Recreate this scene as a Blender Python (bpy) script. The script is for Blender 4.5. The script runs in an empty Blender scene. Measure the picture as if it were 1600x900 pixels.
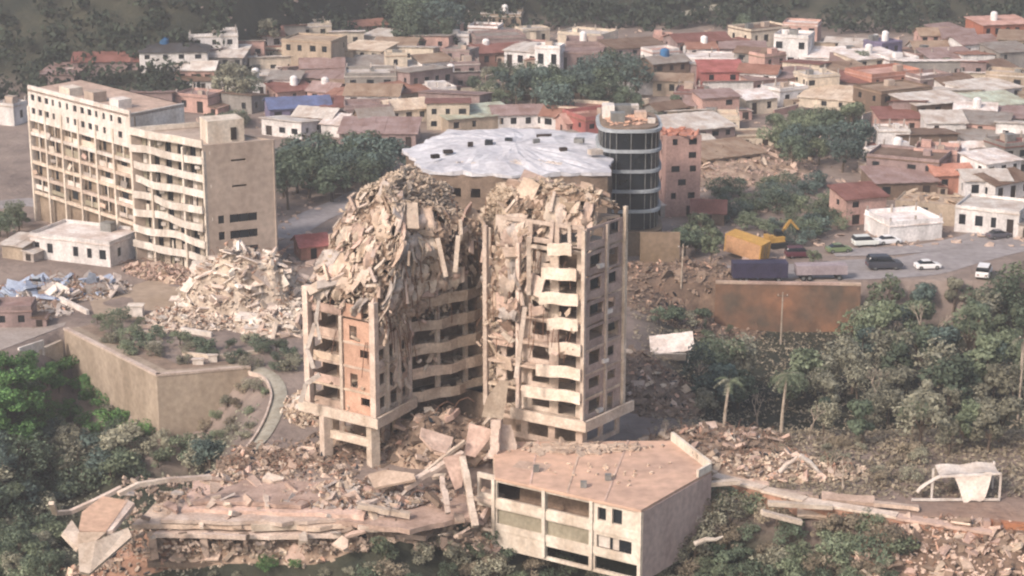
import bpy, math, random
import numpy as np
from mathutils import Vector, Matrix, noise
R = math.radians
sc = bpy.context.scene
COL = sc.collection
# ---------------------------------------------------------------- camera, sky, sun, exposure
CZ = 86.0
PITCH = R(16.0)
FPX = 3080.0            # focal length in pixels of the 1600 px wide photograph
cam_d = bpy.data.cameras.new('camera')
cam = bpy.data.objects.new('camera', cam_d)
COL.objects.link(cam)
cam.location = (0, 0, CZ)
cam.rotation_euler = (math.pi / 2 - PITCH, 0, 0)
cam_d.sensor_width = 36.0
cam_d.lens = 36.0 * FPX / 1600.0
cam_d.clip_start = 1.0
cam_d.clip_end = 4000.0
sc.camera = cam
SUN_AZ = R(-136.0)       # direction towards the sun, measured from +Y towards +X
SUN_EL = R(38.0)
world = bpy.data.worlds.new('World')
sc.world = world
world.use_nodes = True
wn = world.node_tree.nodes
sky = wn.new('ShaderNodeTexSky')
sky.sky_type = 'NISHITA'
sky.sun_disc = False
sky.sun_elevation = SUN_EL
sky.sun_rotation = SUN_AZ
sky.air_density = 1.0
sky.dust_density = 4.0
sky.ozone_density = 0.6
bgn = wn['Background']
bgn.inputs['Strength'].default_value = 0.15
world.node_tree.links.new(sky.outputs['Color'], bgn.inputs['Color'])
sun_d = bpy.data.lights.new('sun', 'SUN')
sun_d.energy = 2.5
sun_d.angle = R(8.0)
sun_d.color = (1.0, 0.88, 0.81)
sun_o = bpy.data.objects.new('sun', sun_d)
COL.objects.link(sun_o)
_sd = Vector((math.sin(SUN_AZ) * math.cos(SUN_EL), math.cos(SUN_AZ) * math.cos(SUN_EL), math.sin(SUN_EL)))
sun_o.rotation_euler = _sd.to_track_quat('Z', 'Y').to_euler()
sun_o.location = (-200, 0, 300)
sc.view_settings.view_transform = 'Standard'
sc.view_settings.look = 'None'
sc.view_settings.gamma = 1.0
sc.view_settings.use_curve_mapping = False
sc.view_settings.exposure = 0.5
sc.render.engine = 'CYCLES'
sc.cycles.use_denoising = True
sc.cycles.max_bounces = 5
sc.cycles.diffuse_bounces = 3
sc.cycles.glossy_bounces = 2
sc.cycles.transmission_bounces = 2
sc.cycles.volume_bounces = 0
sc.cycles.transparent_max_bounces = 6
sc.cycles.filter_width = 2.2      # the lens is a little soft
# ---------------------------------------------------------------- helpers: pixel <-> place
FW = Vector((0, math.cos(PITCH), -math.sin(PITCH)))
UP = Vector((0, math.sin(PITCH), math.cos(PITCH)))
C0 = Vector((0, 0, CZ))
def ray(px, py):
    return FW + Vector(((px - 800) / FPX, 0, 0)) + UP * ((450 - py) / FPX)
def G(px, py, z=0.0):
    d = ray(px, py); t = (z - CZ) / d.z
    return C0 + d * t
def atY(px, py, Y):
    d = ray(px, py)
    return C0 + d * (Y / d.y)
def scale_at(p):
    return FPX / ((Vector(p) - C0).dot(FW))
rng = random.Random(7)
def uni(a, b): return rng.uniform(a, b)
def sstep(a, b, x):
    t = np.clip((x - a) / (b - a), 0, 1)
    return t * t * (3 - 2 * t)
# ---------------------------------------------------------------- helpers: mesh building
ORG = {}
class MB:
    def __init__(s):
        s.v = []; s.f = []
    def add(s, vs, fs):
        n = len(s.v); s.v += [tuple(v) for v in vs]; s.f += [tuple(i + n for i in f) for f in fs]
    def box(s, c, size, rot=None):
        c = Vector(c); hx, hy, hz = size[0] / 2, size[1] / 2, size[2] / 2
        vs = [Vector((x, y, z)) for x in (-hx, hx) for y in (-hy, hy) for z in (-hz, hz)]
        if rot is not None: vs = [rot @ v for v in vs]
        s.add([c + v for v in vs], [(0, 1, 3, 2), (4, 6, 7, 5), (0, 4, 5, 1), (2, 3, 7, 6), (0, 2, 6, 4), (1, 5, 7, 3)])
    def beam(s, a, b, w, h, up=(0, 0, 1)):
        a = Vector(a); b = Vector(b); d = (b - a)
        L = d.length; d.normalize(); u = Vector(up)
        if abs(d.dot(u)) > .98: u = Vector((0, 1, 0))
        r = d.cross(u).normalized(); u = r.cross(d)
        m = Matrix((r, d, u)).transposed()
        s.box((a + b) / 2, (w, L, h), m)
    def prism(s, poly, z0, z1):
        n = len(poly)
        z0s = z0 if hasattr(z0, '__len__') else [z0] * n
        z1s = z1 if hasattr(z1, '__len__') else [z1] * n
        vs = [(p[0], p[1], z0s[i]) for i, p in enumerate(poly)] + [(p[0], p[1], z1s[i]) for i, p in enumerate(poly)]
        fs = [tuple(range(n - 1, -1, -1)), tuple(range(n, 2 * n))]
        fs += [(i, (i + 1) % n, n + (i + 1) % n, n + i) for i in range(n)]
        s.add(vs, fs)
    def tube(s, pts, radii, n=6, cap=True):
        pts = [Vector(p) for p in pts]; vs = []; fs = []
        for i, p in enumerate(pts):
            d = (pts[min(i + 1, len(pts) - 1)] - pts[max(i - 1, 0)]).normalized()
            u = Vector((0, 0, 1)) if abs(d.z) < .95 else Vector((1, 0, 0))
            r = d.cross(u).normalized(); u2 = r.cross(d)
            rad = radii[i] if hasattr(radii, '__len__') else radii
            for k in range(n):
                a = 2 * math.pi * k / n
                vs.append(p + r * (rad * math.cos(a)) + u2 * (rad * math.sin(a)))
        for i in range(len(pts) - 1):
            for k in range(n):
                fs.append((i * n + k, i * n + (k + 1) % n, (i + 1) * n + (k + 1) % n, (i + 1) * n + k))
        if cap:
            fs.append(tuple(range(n - 1, -1, -1))); m = (len(pts) - 1) * n
            fs.append(tuple(range(m, m + n)))
        s.add(vs, fs)
    def quad(s, a, b, c, d): s.add([a, b, c, d], [(0, 1, 2, 3)])
    def mesh(s, name, mat, org=(0, 0, 0), smooth=False):
        me = bpy.data.meshes.new(name)
        ox, oy, oz = org
        me.from_pydata([(x - ox, y - oy, z - oz) for x, y, z in s.v], [], s.f)
        if mat: me.materials.append(mat)
        if smooth: me.shade_smooth()
        me.update()
        return me
    def build(s, name, mat, parent=None, kind=None, smooth=False, label=None):
        if parent is not None:
            r = parent
            while r.parent is not None: r = r.parent
            org = ORG.get(r.name, (0, 0, 0))
        else: org = (0, 0, 0)
        o = bpy.data.objects.new(name, s.mesh(name, mat, org, smooth))
        COL.objects.link(o)
        if parent is not None: o.parent = parent
        if kind: o['kind'] = kind
        if label: o['label'] = label
        return o
LABELS = {}
def tag(o, label, cat, group=None):
    o['label'] = label; o['category'] = cat; o['kind'] = 'thing'
    if group: o['group'] = group
    LABELS.setdefault(label, []).append(o.name)
    return o
def thing(name, label, cat, loc=(0, 0, 0), rz=0.0, group=None, local=False):
    o = bpy.data.objects.new(name, None); COL.objects.link(o)
    o.empty_display_size = 1.0
    o.location = loc; o.rotation_euler = (0, 0, rz)
    ORG[o.name] = (0, 0, 0) if local else tuple(loc)
    return tag(o, label, cat, group)
def inst(name, me, parent, mat4):
    o = bpy.data.objects.new(name, me); COL.objects.link(o)
    if parent is not None: o.parent = parent
    o.matrix_local = mat4
    return o
def copy_tree(o, parent=None):
    c = o.copy(); COL.objects.link(c); c.parent = parent
    ORG[c.name] = (0, 0, 0)
    for ch in o.children: copy_tree(ch, c)
    return c
def inset(poly, d):
    """offset a CCW polygon inwards; d is a number or one number per edge"""
    n = len(poly); ds = d if hasattr(d, '__len__') else [d] * n
    lines = []
    for i in range(n):
        a = Vector(poly[i][:2]); b = Vector(poly[(i + 1) % n][:2]); e = (b - a).normalized()
        nin = Vector((-e.y, e.x)); lines.append((a + nin * ds[i], e))
    out = []
    for i in range(n):
        p, e = lines[i - 1]; q, g = lines[i]
        den = e.x * g.y - e.y * g.x
        if abs(den) < 1e-4: out.append(q.copy()); continue
        t = ((q.x - p.x) * g.y - (q.y - p.y) * g.x) / den
        out.append(p + e * t)
    return out
def wall(mb, a, b, z0, z1, th, holes=()):
    """a wall from a to b (outer face on the right-hand side of a->b), with real openings"""
    a = Vector((a[0], a[1])); b = Vector((b[0], b[1])); e = (b - a); L = e.length; e.normalize()
    nin = Vector((-e.y, e.x))
    ss = sorted({0.0, L, *[max(0, min(L, h[0])) for h in holes], *[max(0, min(L, h[1])) for h in holes]})
    zs = sorted({z0, z1, *[max(z0, min(z1, h[2])) for h in holes], *[max(z0, min(z1, h[3])) for h in holes]})
    for j in range(len(zs) - 1):
        run = None
        for i in range(len(ss) - 1):
            cs, cz = (ss[i] + ss[i + 1]) / 2, (zs[j] + zs[j + 1]) / 2
            solid = not any(h[0] < cs < h[1] and h[2] < cz < h[3] for h in holes)
            if solid and run is None: run = ss[i]
            if run is not None and (not solid or i == len(ss) - 2):
                end = ss[i + 1] if solid else ss[i]
                p = a + e * run; q = a + e * end
                mb.prism([p, q, q + nin * th, p + nin * th], zs[j], zs[j + 1]); run = None
    return e, nin, L
# ---------------------------------------------------------------- materials
def lin(h):
    h = h.lstrip('#'); c = [int(h[i:i + 2], 16) / 255 for i in (0, 2, 4)]
    return tuple((x / 12.92 if x <= .04045 else ((x + .055) / 1.055) ** 2.4) for x in c)
MATS = {}
def mat(name, c1, c2=None, scale=0.6, rough=0.9, bump=0.25, bscale=None, objvar=0.12, streak=0.0, hue=0.0, spec=0.25, metal=0.0, fine=True):
    """weathered surface: two tones by noise, fine grain, a tone of its own for each piece"""
    if name in MATS: return MATS[name]
    m = bpy.data.materials.new(name); m.use_nodes = True; MATS[name] = m
    nt = m.node_tree; N = nt.nodes; L = nt.links
    b = N['Principled BSDF']
    a1 = lin(c1) if isinstance(c1, str) else c1
    a2 = (lin(c2) if isinstance(c2, str) else c2) if c2 else tuple(x * .72 for x in a1)
    geo = N.new('ShaderNodeNewGeometry')
    n1 = N.new('ShaderNodeTexNoise'); n1.inputs['Scale'].default_value = scale
    n1.inputs['Detail'].default_value = 6; n1.inputs['Roughness'].default_value = .65
    mp = N.new('ShaderNodeMapping'); mp.inputs['Scale'].default_value = (1, 1, .35 if streak else 1)
    L.new(geo.outputs['Position'], mp.inputs['Vector']); L.new(mp.outputs['Vector'], n1.inputs['Vector'])
    rmp = N.new('ShaderNodeValToRGB')
    rmp.color_ramp.elements[0].position = .36; rmp.color_ramp.elements[1].position = .66
    rmp.color_ramp.elements[0].color = (*a2, 1); rmp.color_ramp.elements[1].color = (*a1, 1)
    L.new(n1.outputs['Fac'], rmp.inputs['Fac'])
    last = rmp.outputs['Color']
    if fine:
        n2 = N.new('ShaderNodeTexNoise'); n2.inputs['Scale'].default_value = scale * 7
        n2.inputs['Detail'].default_value = 4
        L.new(geo.outputs['Position'], n2.inputs['Vector'])
        mr = N.new('ShaderNodeMapRange'); mr.inputs['From Min'].default_value = .3; mr.inputs['From Max'].default_value = .7
        mr.inputs['To Min'].default_value = .80; mr.inputs['To Max'].default_value = 1.12
        L.new(n2.outputs['Fac'], mr.inputs['Value'])
        mx = N.new('ShaderNodeVectorMath'); mx.operation = 'SCALE'
        L.new(last, mx.inputs[0]); L.new(mr.outputs['Result'], mx.inputs['Scale']); last = mx.outputs['Vector']
    if objvar or hue:
        oi = N.new('ShaderNodeObjectInfo')
        hs = N.new('ShaderNodeHueSaturation')
        mr2 = N.new('ShaderNodeMapRange'); mr2.inputs['To Min'].default_value = 1 - objvar; mr2.inputs['To Max'].default_value = 1 + objvar
        L.new(oi.outputs['Random'], mr2.inputs['Value']); L.new(mr2.outputs['Result'], hs.inputs['Value'])
        if hue:
            mu = N.new('ShaderNodeMath'); mu.operation = 'MULTIPLY'; mu.inputs[1].default_value = 7.31
            fr = N.new('ShaderNodeMath'); fr.operation = 'FRACT'
            mr3 = N.new('ShaderNodeMapRange'); mr3.inputs['To Min'].default_value = .5 - hue; mr3.inputs['To Max'].default_value = .5 + hue
            L.new(oi.outputs['Random'], mu.inputs[0]); L.new(mu.outputs[0], fr.inputs[0]); L.new(fr.outputs[0], mr3.inputs['Value'])
            L.new(mr3.outputs['Result'], hs.inputs['Hue'])
        L.new(last, hs.inputs['Color']); last = hs.outputs['Color']
    L.new(last, b.inputs['Base Color'])
    b.inputs['Roughness'].default_value = rough
    b.inputs['Specular IOR Level'].default_value = spec
    b.inputs['Metallic'].default_value = metal
    if bump:
        bp = N.new('ShaderNodeBump'); bp.inputs['Strength'].default_value = bump; bp.inputs['Distance'].default_value = .15
        nb = N.new('ShaderNodeTexNoise'); nb.inputs['Scale'].default_value = bscale or scale * 4; nb.inputs['Detail'].default_value = 5
        L.new(geo.outputs['Position'], nb.inputs['Vector']); L.new(nb.outputs['Fac'], bp.inputs['Height']); L.new(bp.outputs['Normal'], b.inputs['Normal'])
    return m
def leafmat(name, c1, c2, var=.3):
    m = bpy.data.materials.new(name); m.use_nodes = True; MATS[name] = m
    nt = m.node_tree; N = nt.nodes; L = nt.links; b = N['Principled BSDF']
    geo = N.new('ShaderNodeNewGeometry')
    n1 = N.new('ShaderNodeTexNoise'); n1.inputs['Scale'].default_value = .45; n1.inputs['Detail'].default_value = 3
    L.new(geo.outputs['Position'], n1.inputs['Vector'])
    ad = N.new('ShaderNodeMath'); ad.operation = 'MULTIPLY_ADD'; ad.inputs[1].default_value = .5
    L.new(geo.outputs['Random Per Island'], ad.inputs[0]); L.new(n1.outputs['Fac'], ad.inputs[2])
    r = N.new('ShaderNodeValToRGB'); r.color_ramp.elements[0].position = .45; r.color_ramp.elements[1].position = 1.0
    r.color_ramp.elements[0].color = (*lin(c2), 1); r.color_ramp.elements[1].color = (*lin(c1), 1)
    L.new(ad.outputs[0], r.inputs['Fac'])
    oi = N.new('ShaderNodeObjectInfo'); hs = N.new('ShaderNodeHueSaturation')
    mr = N.new('ShaderNodeMapRange'); mr.inputs['To Min'].default_value = 1 - var; mr.inputs['To Max'].default_value = 1 + var
    L.new(oi.outputs['Random'], mr.inputs['Value']); L.new(mr.outputs['Result'], hs.inputs['Value']); L.new(r.outputs['Color'], hs.inputs['Color'])
    L.new(hs.outputs['Color'], b.inputs['Base Color']); b.inputs['Roughness'].default_value = .75
    b.inputs['Specular IOR Level'].default_value = .2
    tr = N.new('ShaderNodeBsdfTranslucent'); L.new(hs.outputs['Color'], tr.inputs['Color'])
    ms = N.new('ShaderNodeMixShader'); ms.inputs[0].default_value = .25
    L.new(b.outputs[0], ms.inputs[1]); L.new(tr.outputs[0], ms.inputs[2]); L.new(ms.outputs[0], N['Material Output'].inputs['Surface'])
    return m
def flat(name, c, rough=.5, metal=0., spec=.5, var=.0):
    return mat(name, c, None, scale=.5, rough=rough, bump=0, objvar=var, spec=spec, metal=metal, fine=False)
M_CONC = mat('concrete dusty beige', '#c8b4a2', '#a48f7f', .45, bump=.5, objvar=.22, hue=.012)
M_CONCL = mat('concrete pale cream', '#d2c2b3', '#b09d8d', .5, bump=.45, objvar=.12, hue=.01)
M_CONCP = mat('concrete pinkish dust', '#c9b09f', '#a48d7d', .4, bump=.5, objvar=.2, hue=.015)
M_CONCD = mat('concrete brown grey', '#8e7b6c', '#6d5d50', .5, bump=.5, objvar=.25)
M_CONCG = mat('concrete grey dust', '#b5aaa2', '#8f857d', .4, bump=.5, objvar=.2)
M_INNER = mat('bare inner wall', '#94806f', '#6b594c', .5, bump=.3, objvar=.2)  # beige inner walls darkened to brown for shade; debris shares the tone
M_SALMON = mat('salmon brick infill', '#c9a48e', '#b08b77', .8, bump=.3, objvar=.12)
M_RUBBLE = mat('rubble mass', '#b39c89', '#7c6858', .55, bump=1.0, bscale=1.8, objvar=.05)
M_RUBBLEW = mat('pale rubble mass', '#cbbcab', '#9a8a7b', .5, bump=1.0, bscale=1.8, objvar=.05)
M_CHUNKW = mat('pale broken concrete', '#dfd5ca', '#b8a99b', .5, bump=.5, objvar=.22, hue=.01)
M_REBAR = mat('rusty bar', '#6e4c3c', '#8a6b58', 1.5, rough=.8, bump=0, objvar=.2)
M_WHITE = mat('white painted wall', '#e4ddd6', '#b9aca0', .3, bump=.15, objvar=.05, streak=1)
M_CREAM = mat('cream painted wall', '#e0d6c8', '#b8a897', .3, bump=.15, objvar=.05, streak=1)
M_TAN = mat('tan rendered wall', '#b3a294', '#9c8b7e', .15, bump=.1, objvar=.03, streak=1)
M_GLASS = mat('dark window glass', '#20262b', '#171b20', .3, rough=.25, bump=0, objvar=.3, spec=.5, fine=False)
M_DARK = mat('dark opening', '#3a302b', '#2a2320', .3, rough=.9, bump=0, objvar=.25, fine=False)
M_BARK = mat('bark', '#6f6154', '#4c4036', 2, bump=.4, objvar=.2)
M_BARKP = mat('pale bark', '#b3a596', '#8d7f70', 2, bump=.4, objvar=.15)
M_PATH = mat('pale path', '#a8a294', '#8b8475', .5, bump=.2, objvar=0)
M_ASPH = mat('worn asphalt', '#9c9594', '#857e7c', .12, bump=.1, objvar=0)
M_STEEL = mat('grey steel', '#8f8f8d', '#74736f', 1, rough=.5, bump=0, objvar=.1, metal=.3)
M_RUBBER = flat('black rubber', '#1b1b1b', .8)
M_EARTHR = mat('red earth bank', '#9c7a66', '#7a5f4f', .35, bump=.8, objvar=.05)
# ---------------------------------------------------------------- terrain
EDGE_PX = [(-900, 575), (-300, 570), (0, 560), (105, 520), (245, 590), (400, 577), (434, 606), (425, 655), (375, 742),
           (600, 762), (760, 728), (900, 716), (1112, 738), (1250, 772), (1400, 800), (1600, 828), (2300, 880)]
EDGE = [tuple(G(x, y, 0)[:2]) for x, y in EDGE_PX]
PLATEAU = np.array(EDGE + [(700, 1500), (-700, 1500)])
def sdf(X, Y):
    """signed distance to the plateau edge, positive outside (downhill side)"""
    X = np.asarray(X, float); Y = np.asarray(Y, float)
    d = np.full(X.shape, 1e9); inside = np.zeros(X.shape, bool)
    n = len(PLATEAU)
    for i in range(n):
        ax, ay = PLATEAU[i]; bx, by = PLATEAU[(i + 1) % n]
        ex, ey = bx - ax, by - ay
        t = np.clip(((X - ax) * ex + (Y - ay) * ey) / (ex * ex + ey * ey), 0, 1)
        d = np.minimum(d, np.hypot(X - ax - t * ex, Y - ay - t * ey))
        c = ((ay > Y) != (by > Y)) & (X < (bx - ax) * (Y - ay) / (by - ay + 1e-12) + ax)
        inside ^= c
    return np.where(inside, -d, d)
def hill_foot(X):
    return 446 + 98 * sstep(-85, -25, X) + 10 * np.sin(X * .03)
def terr(X, Y):
    X = np.asarray(X, float); Y = np.asarray(Y, float)
    d = sdf(X, Y)
    dd = np.maximum(d, 0)
    z = -38 * (1 - np.exp(-dd * .62 / 38))
    # wood in the dip beside the road
    z = z - 7.5 * sstep(16, 36, X) * sstep(232, 250, Y) * (1 - sstep(301.8, 303.6, Y)) * (d < 0)
    # sheer drop under the retaining wall
    z = z - 8.5 * sstep(-2.0, -.4, d) * (1 - sstep(12, 40, d)) * sstep(-70, -62, X) * (1 - sstep(-45, -35, X)) * (Y > 225)
    h = np.maximum(0, Y - hill_foot(X))
    z = z + h * .46 * sstep(0, 40, h)
    # the town climbs a little
    z = z + 3.0 * sstep(340, 520, Y)
    w = sstep(0, 12, dd) + sstep(0, 60, h) + .12
    z = z + w * (.9 * np.sin(X * .17 + Y * .11) * np.sin(Y * .13 - X * .05) + .5 * np.sin(X * .41 + 1.3) * np.sin(Y * .37))
    return z
_gx0, _gy0, _gs = -330.0, 90.0, 1.0
_TG = terr(*np.meshgrid(np.arange(-330, 331, 1.0), np.arange(90, 861, 1.0)))
_TL = _TG.tolist()
def tzv(X, Y):
    fx = np.clip(X - _gx0, 0, 659); fy = np.clip(Y - _gy0, 0, 769)
    i = np.minimum(fx.astype(int), 658); j = np.minimum(fy.astype(int), 768); u = fx - i; v = fy - j
    return (_TG[j, i] * (1 - u) + _TG[j, i + 1] * u) * (1 - v) + (_TG[j + 1, i] * (1 - u) + _TG[j + 1, i + 1] * u) * v
def tz(x, y):
    fx = min(max(x - _gx0, 0), 658.99); fy = min(max(y - _gy0, 0), 768.99)
    i = int(fx); j = int(fy); u = fx - i; v = fy - j
    a, b_ = _TL[j], _TL[j + 1]
    return (a[i] * (1 - u) + a[i + 1] * u) * (1 - v) + (b_[i] * (1 - u) + b_[i + 1] * u) * v
def T(px, py):
    """where the line of sight through a pixel meets the ground"""
    d = ray(px, py)
    ts = np.arange(150, 900, 1.0) / d.y
    X = C0.x + d.x * ts; Y = C0.y + d.y * ts; Z = C0.z + d.z * ts
    g = tzv(X, Y)
    k = np.argmax(Z < g)
    if k == 0: return G(px, py, 0)
    t0, t1 = ts[k - 1], ts[k]
    for _ in range(12):
        tm = (t0 + t1) / 2; p = C0 + d * float(tm)
        if p.z < tz(p.x, p.y): t1 = tm
        else: t0 = tm
    p = C0 + d * float((t0 + t1) / 2)
    return Vector((p.x, p.y, tz(p.x, p.y)))
xs = np.concatenate([np.linspace(-900, -170, 24), np.arange(-160, 165, 1.6), np.linspace(175, 900, 24)])
ys = np.concatenate([np.linspace(-200, 110, 10), np.arange(120, 330, 1.6), np.arange(332, 760, 4), np.linspace(770, 2200, 24)])
GX, GY = np.meshgrid(xs, ys)
GZ = terr(GX, GY)
far = sstep(760, 1400, GY)
GZ = GZ * (1 - far) + far * np.minimum(GZ, 150)
nx, ny = len(xs), len(ys)
verts = np.stack([GX.ravel(), GY.ravel(), GZ.ravel()], 1)
idx = np.arange(nx * ny).reshape(ny, nx)
quads = np.stack([idx[:-1, :-1], idx[:-1, 1:], idx[1:, 1:], idx[1:, :-1]], -1).reshape(-1, 4)
me = bpy.data.meshes.new('ground')
me.from_pydata(verts.tolist(), [], quads.tolist())
me.shade_smooth()
D = sdf(GX, GY)
veg = np.clip(sstep(1, 10, D) + sstep(0, 25, GY - hill_foot(GX)) + sstep(14, 30, GX) * sstep(232, 245, GY) * (1 - sstep(299, 304, GY)), 0, 1)
red = np.clip(1.0 * np.exp(-((GX - 56) / 15) ** 2 - ((GY - 201) / 10) ** 2), 0, 1)
at = me.attributes.new('veg', 'FLOAT', 'POINT'); at.data.foreach_set('value', veg.ravel().astype(np.float32))
at = me.attributes.new('red', 'FLOAT', 'POINT'); at.data.foreach_set('value', red.ravel().astype(np.float32))
gm = bpy.data.materials.new('ground soil'); gm.use_nodes = True
N = gm.node_tree.nodes; L = gm.node_tree.links; b = N['Principled BSDF']
geo = N.new('ShaderNodeNewGeometry')
def ramp(sc_, c1, c2, det=7):
    n = N.new('ShaderNodeTexNoise'); n.inputs['Scale'].default_value = sc_; n.inputs['Detail'].default_value = det; n.inputs['Roughness'].default_value = .7
    L.new(geo.outputs['Position'], n.inputs['Vector'])
    r = N.new('ShaderNodeValToRGB'); r.color_ramp.elements[0].position = .35; r.color_ramp.elements[1].position = .65
    r.color_ramp.elements[0].color = (*lin(c1), 1); r.color_ramp.elements[1].color = (*lin(c2), 1)
    L.new(n.outputs['Fac'], r.inputs['Fac']); return r.outputs['Color'], n.outputs['Fac']
cd, fd = ramp(.09, '#6d615b', '#94857b')
cv, fv = ramp(.12, '#2c3029', '#464539')
cr, fr = ramp(.3, '#836655', '#a58977')
def attr(n):
    a = N.new('ShaderNodeAttribute'); a.attribute_name = n; return a.outputs['Fac']
m1 = N.new('ShaderNodeMix'); m1.data_type = 'RGBA'
mm = N.new('ShaderNodeMath'); mm.operation = 'MULTIPLY_ADD'; mm.inputs[1].default_value = 1.6; mm.use_clamp = True
ms = N.new('ShaderNodeMath'); ms.operation = 'SUBTRACT'; ms.inputs[1].default_value = .75
L.new(fd, ms.inputs[0]); L.new(attr('veg'), mm.inputs[0]); L.new(ms.outputs[0], mm.inputs[2])
L.new(mm.outputs[0], m1.inputs['Factor']); L.new(cd, m1.inputs[6]); L.new(cv, m1.inputs[7])
m2 = N.new('ShaderNodeMix'); m2.data_type = 'RGBA'
L.new(attr('red'), m2.inputs['Factor']); L.new(m1.outputs[2], m2.inputs[6]); L.new(cr, m2.inputs[7])
L.new(m2.outputs[2], b.inputs['Base Color']); b.inputs['Roughness'].default_value = .95; b.inputs['Specular IOR Level'].default_value = .1
bp = N.new('ShaderNodeBump'); bp.inputs['Strength'].default_value = .8; bp.inputs['Distance'].default_value = .4
nb = N.new('ShaderNodeTexNoise'); nb.inputs['Scale'].default_value = .9; nb.inputs['Detail'].default_value = 6
L.new(geo.outputs['Position'], nb.inputs['Vector']); L.new(nb.outputs['Fac'], bp.inputs['Height']); L.new(bp.outputs['Normal'], b.inputs['Normal'])
me.materials.append(gm)
ground = bpy.data.objects.new('ground', me); COL.objects.link(ground)
ground['kind'] = 'structure'
def strip(name, pts, w, m, lift=.06, kind='structure', step=1.5, parent=None):
    """a ribbon laid on the ground along world points; w is one width or one per point"""
    P = [Vector(p) for p in pts]; out = []; ws = w if hasattr(w, '__len__') else [w] * len(P)
    for i in range(len(P) - 1):
        n = max(2, int((P[i + 1] - P[i]).length / step))
        p0 = P[max(i - 1, 0)]; p3 = P[min(i + 2, len(P) - 1)]
        for k in range(n):
            t = k / n; a = P[i]; b_ = P[i + 1]
            q = .5 * ((2 * a) + (b_ - p0) * t + (2 * p0 - 5 * a + 4 * b_ - p3) * t * t + (3 * a - p0 - 3 * b_ + p3) * t ** 3)
            out.append((q, ws[i] + (ws[i + 1] - ws[i]) * t))
    out.append((P[-1], ws[-1]))
    mb = MB(); vs = []; K = 5
    for i, (q, wd) in enumerate(out):
        d = (out[min(i + 1, len(out) - 1)][0] - out[max(i - 1, 0)][0]); d.z = 0; d.normalize()
        s = Vector((-d.y, d.x, 0))
        for k in range(K):
            v = q + s * (wd * (k / (K - 1) - .5)); v.z = tz(v.x, v.y) + lift
            vs.append(v)
    fs = [(i * K + k + 1, i * K + k, (i + 1) * K + k, (i + 1) * K + k + 1) for i in range(len(out) - 1) for k in range(K - 1)]
    mb.add(vs, fs)
    return mb.build(name, m, parent, kind=kind, smooth=True), out
# the road that climbs past the wood, and the curved path above the valley
ROAD_PX = [(1010, 424), (1120, 425), (1240, 426), (1340, 422), (1430, 416), (1500, 400), (1560, 385), (1640, 362), (1760, 335)]
road, _ = strip('road', [T(x, y) for x, y in ROAD_PX], [7, 8, 11, 12, 11, 10, 10, 10, 10], M_ASPH, .05)
street2, _ = strip('road', [T(1300, 395), T(1400, 392), T(1500, 378), T(1580, 352), T(1660, 330)], 5, M_ASPH, .09)
street4, _ = strip('road', [T(438, 372), T(480, 345), T(540, 318), T(600, 290), T(660, 268)], 7, M_ASPH, .07)
hillpath, _ = strip('path', [T(1062, 24), T(1090, 19), T(1120, 13), T(1160, 11)], 2.6, M_PATH, .3)
street3, _ = strip('road', [T(-60, 330), T(40, 316), T(130, 330), T(200, 350)], 6, M_ASPH, .06)
path, pts_path = strip('path', [T(395, 575), T(425, 590), T(437, 615), T(428, 650), T(405, 690), T(372, 725), T(340, 750)], 2.0, M_PATH, .10)
mb = MB()
for i in range(len(pts_path) - 1):
    a, _w = pts_path[i]; b_, _w = pts_path[i + 1]
    d = (b_ - a).normalized(); s = Vector((-d.y, d.x, 0)) * -1.1
    a2, b2 = a + s, b_ + s
    a2.z = tz(a2.x, a2.y) + .25; b2.z = tz(b2.x, b2.y) + .25
    mb.beam(a2, b2 + d * .05, .25, .6)
mb.build('kerb', M_CONCL, path)
# ---------------------------------------------------------------- broken concrete pieces (shared meshes)
def chunk_mesh(name, m, seed, thick):
    r = random.Random(seed); mb = MB(); j = lambda: r.uniform(-.09, .09)
    poly = [(-.5 + j(), -.5 + j()), (.5 + j(), -.5 + j()), (.5 + j(), .5 + j()), (-.5 + j(), .5 + j())]
    c = r.randint(0, 3)                       # one corner broken off
    if seed % 3:
        a_, b2, d_ = poly[c - 1], poly[c], poly[(c + 1) % 4]; t, u = r.uniform(.35, .75), r.uniform(.3, .7)
        poly[c:c + 1] = [tuple(b2[q] + (a_[q] - b2[q]) * t for q in (0, 1)), tuple(b2[q] + (d_[q] - b2[q]) * u for q in (0, 1))]
    mb.prism(poly, [-thick * r.uniform(.3, .6) for _ in poly], [thick * r.uniform(.3, .6) for _ in poly])
    return mb.mesh(name, m)
CH = {}
def chunks_for(m):
    if m.name not in CH: CH[m.name] = [chunk_mesh('concrete_chunk', m, sum(map(ord, m.name)) % 100 + i * 13, .16 + .1 * (i % 4)) for i in range(7)]
    return CH[m.name]
CHSEED = {}
def place_chunk(parent, p, q, size, m, name='concrete_chunk'):
    """p: world place; q: rotation; size: length, width, thickness factor"""
    r = parent
    while r.parent is not None: r = r.parent
    o = Vector(ORG.get(r.name, (0, 0, 0)))
    me = rng.choice(chunks_for(m))
    M4 = Matrix.LocRotScale(Vector(p) - o, q, Vector(size))
    return inst(name, me, parent, M4)
def chunk_into(mb, p, q, size):
    """the same piece as loose geometry in a joined mass"""
    n = rng.randint(4, 6); vs = []
    Rm = q.to_matrix()
    ang = [2 * math.pi * (k + uni(-.3, .3)) / n for k in range(n)]
    for s in (-1, 1):
        for a in ang:
            v = Vector((math.cos(a) * .5 * size[0], math.sin(a) * .5 * size[1], s * size[2] * uni(.35, .6)))
            vs.append(Vector(p) + Rm @ v)
    mb.add(vs, [tuple(range(n - 1, -1, -1)), tuple(range(n, 2 * n))] + [(i, (i + 1) % n, n + (i + 1) % n, n + i) for i in range(n)])
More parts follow.
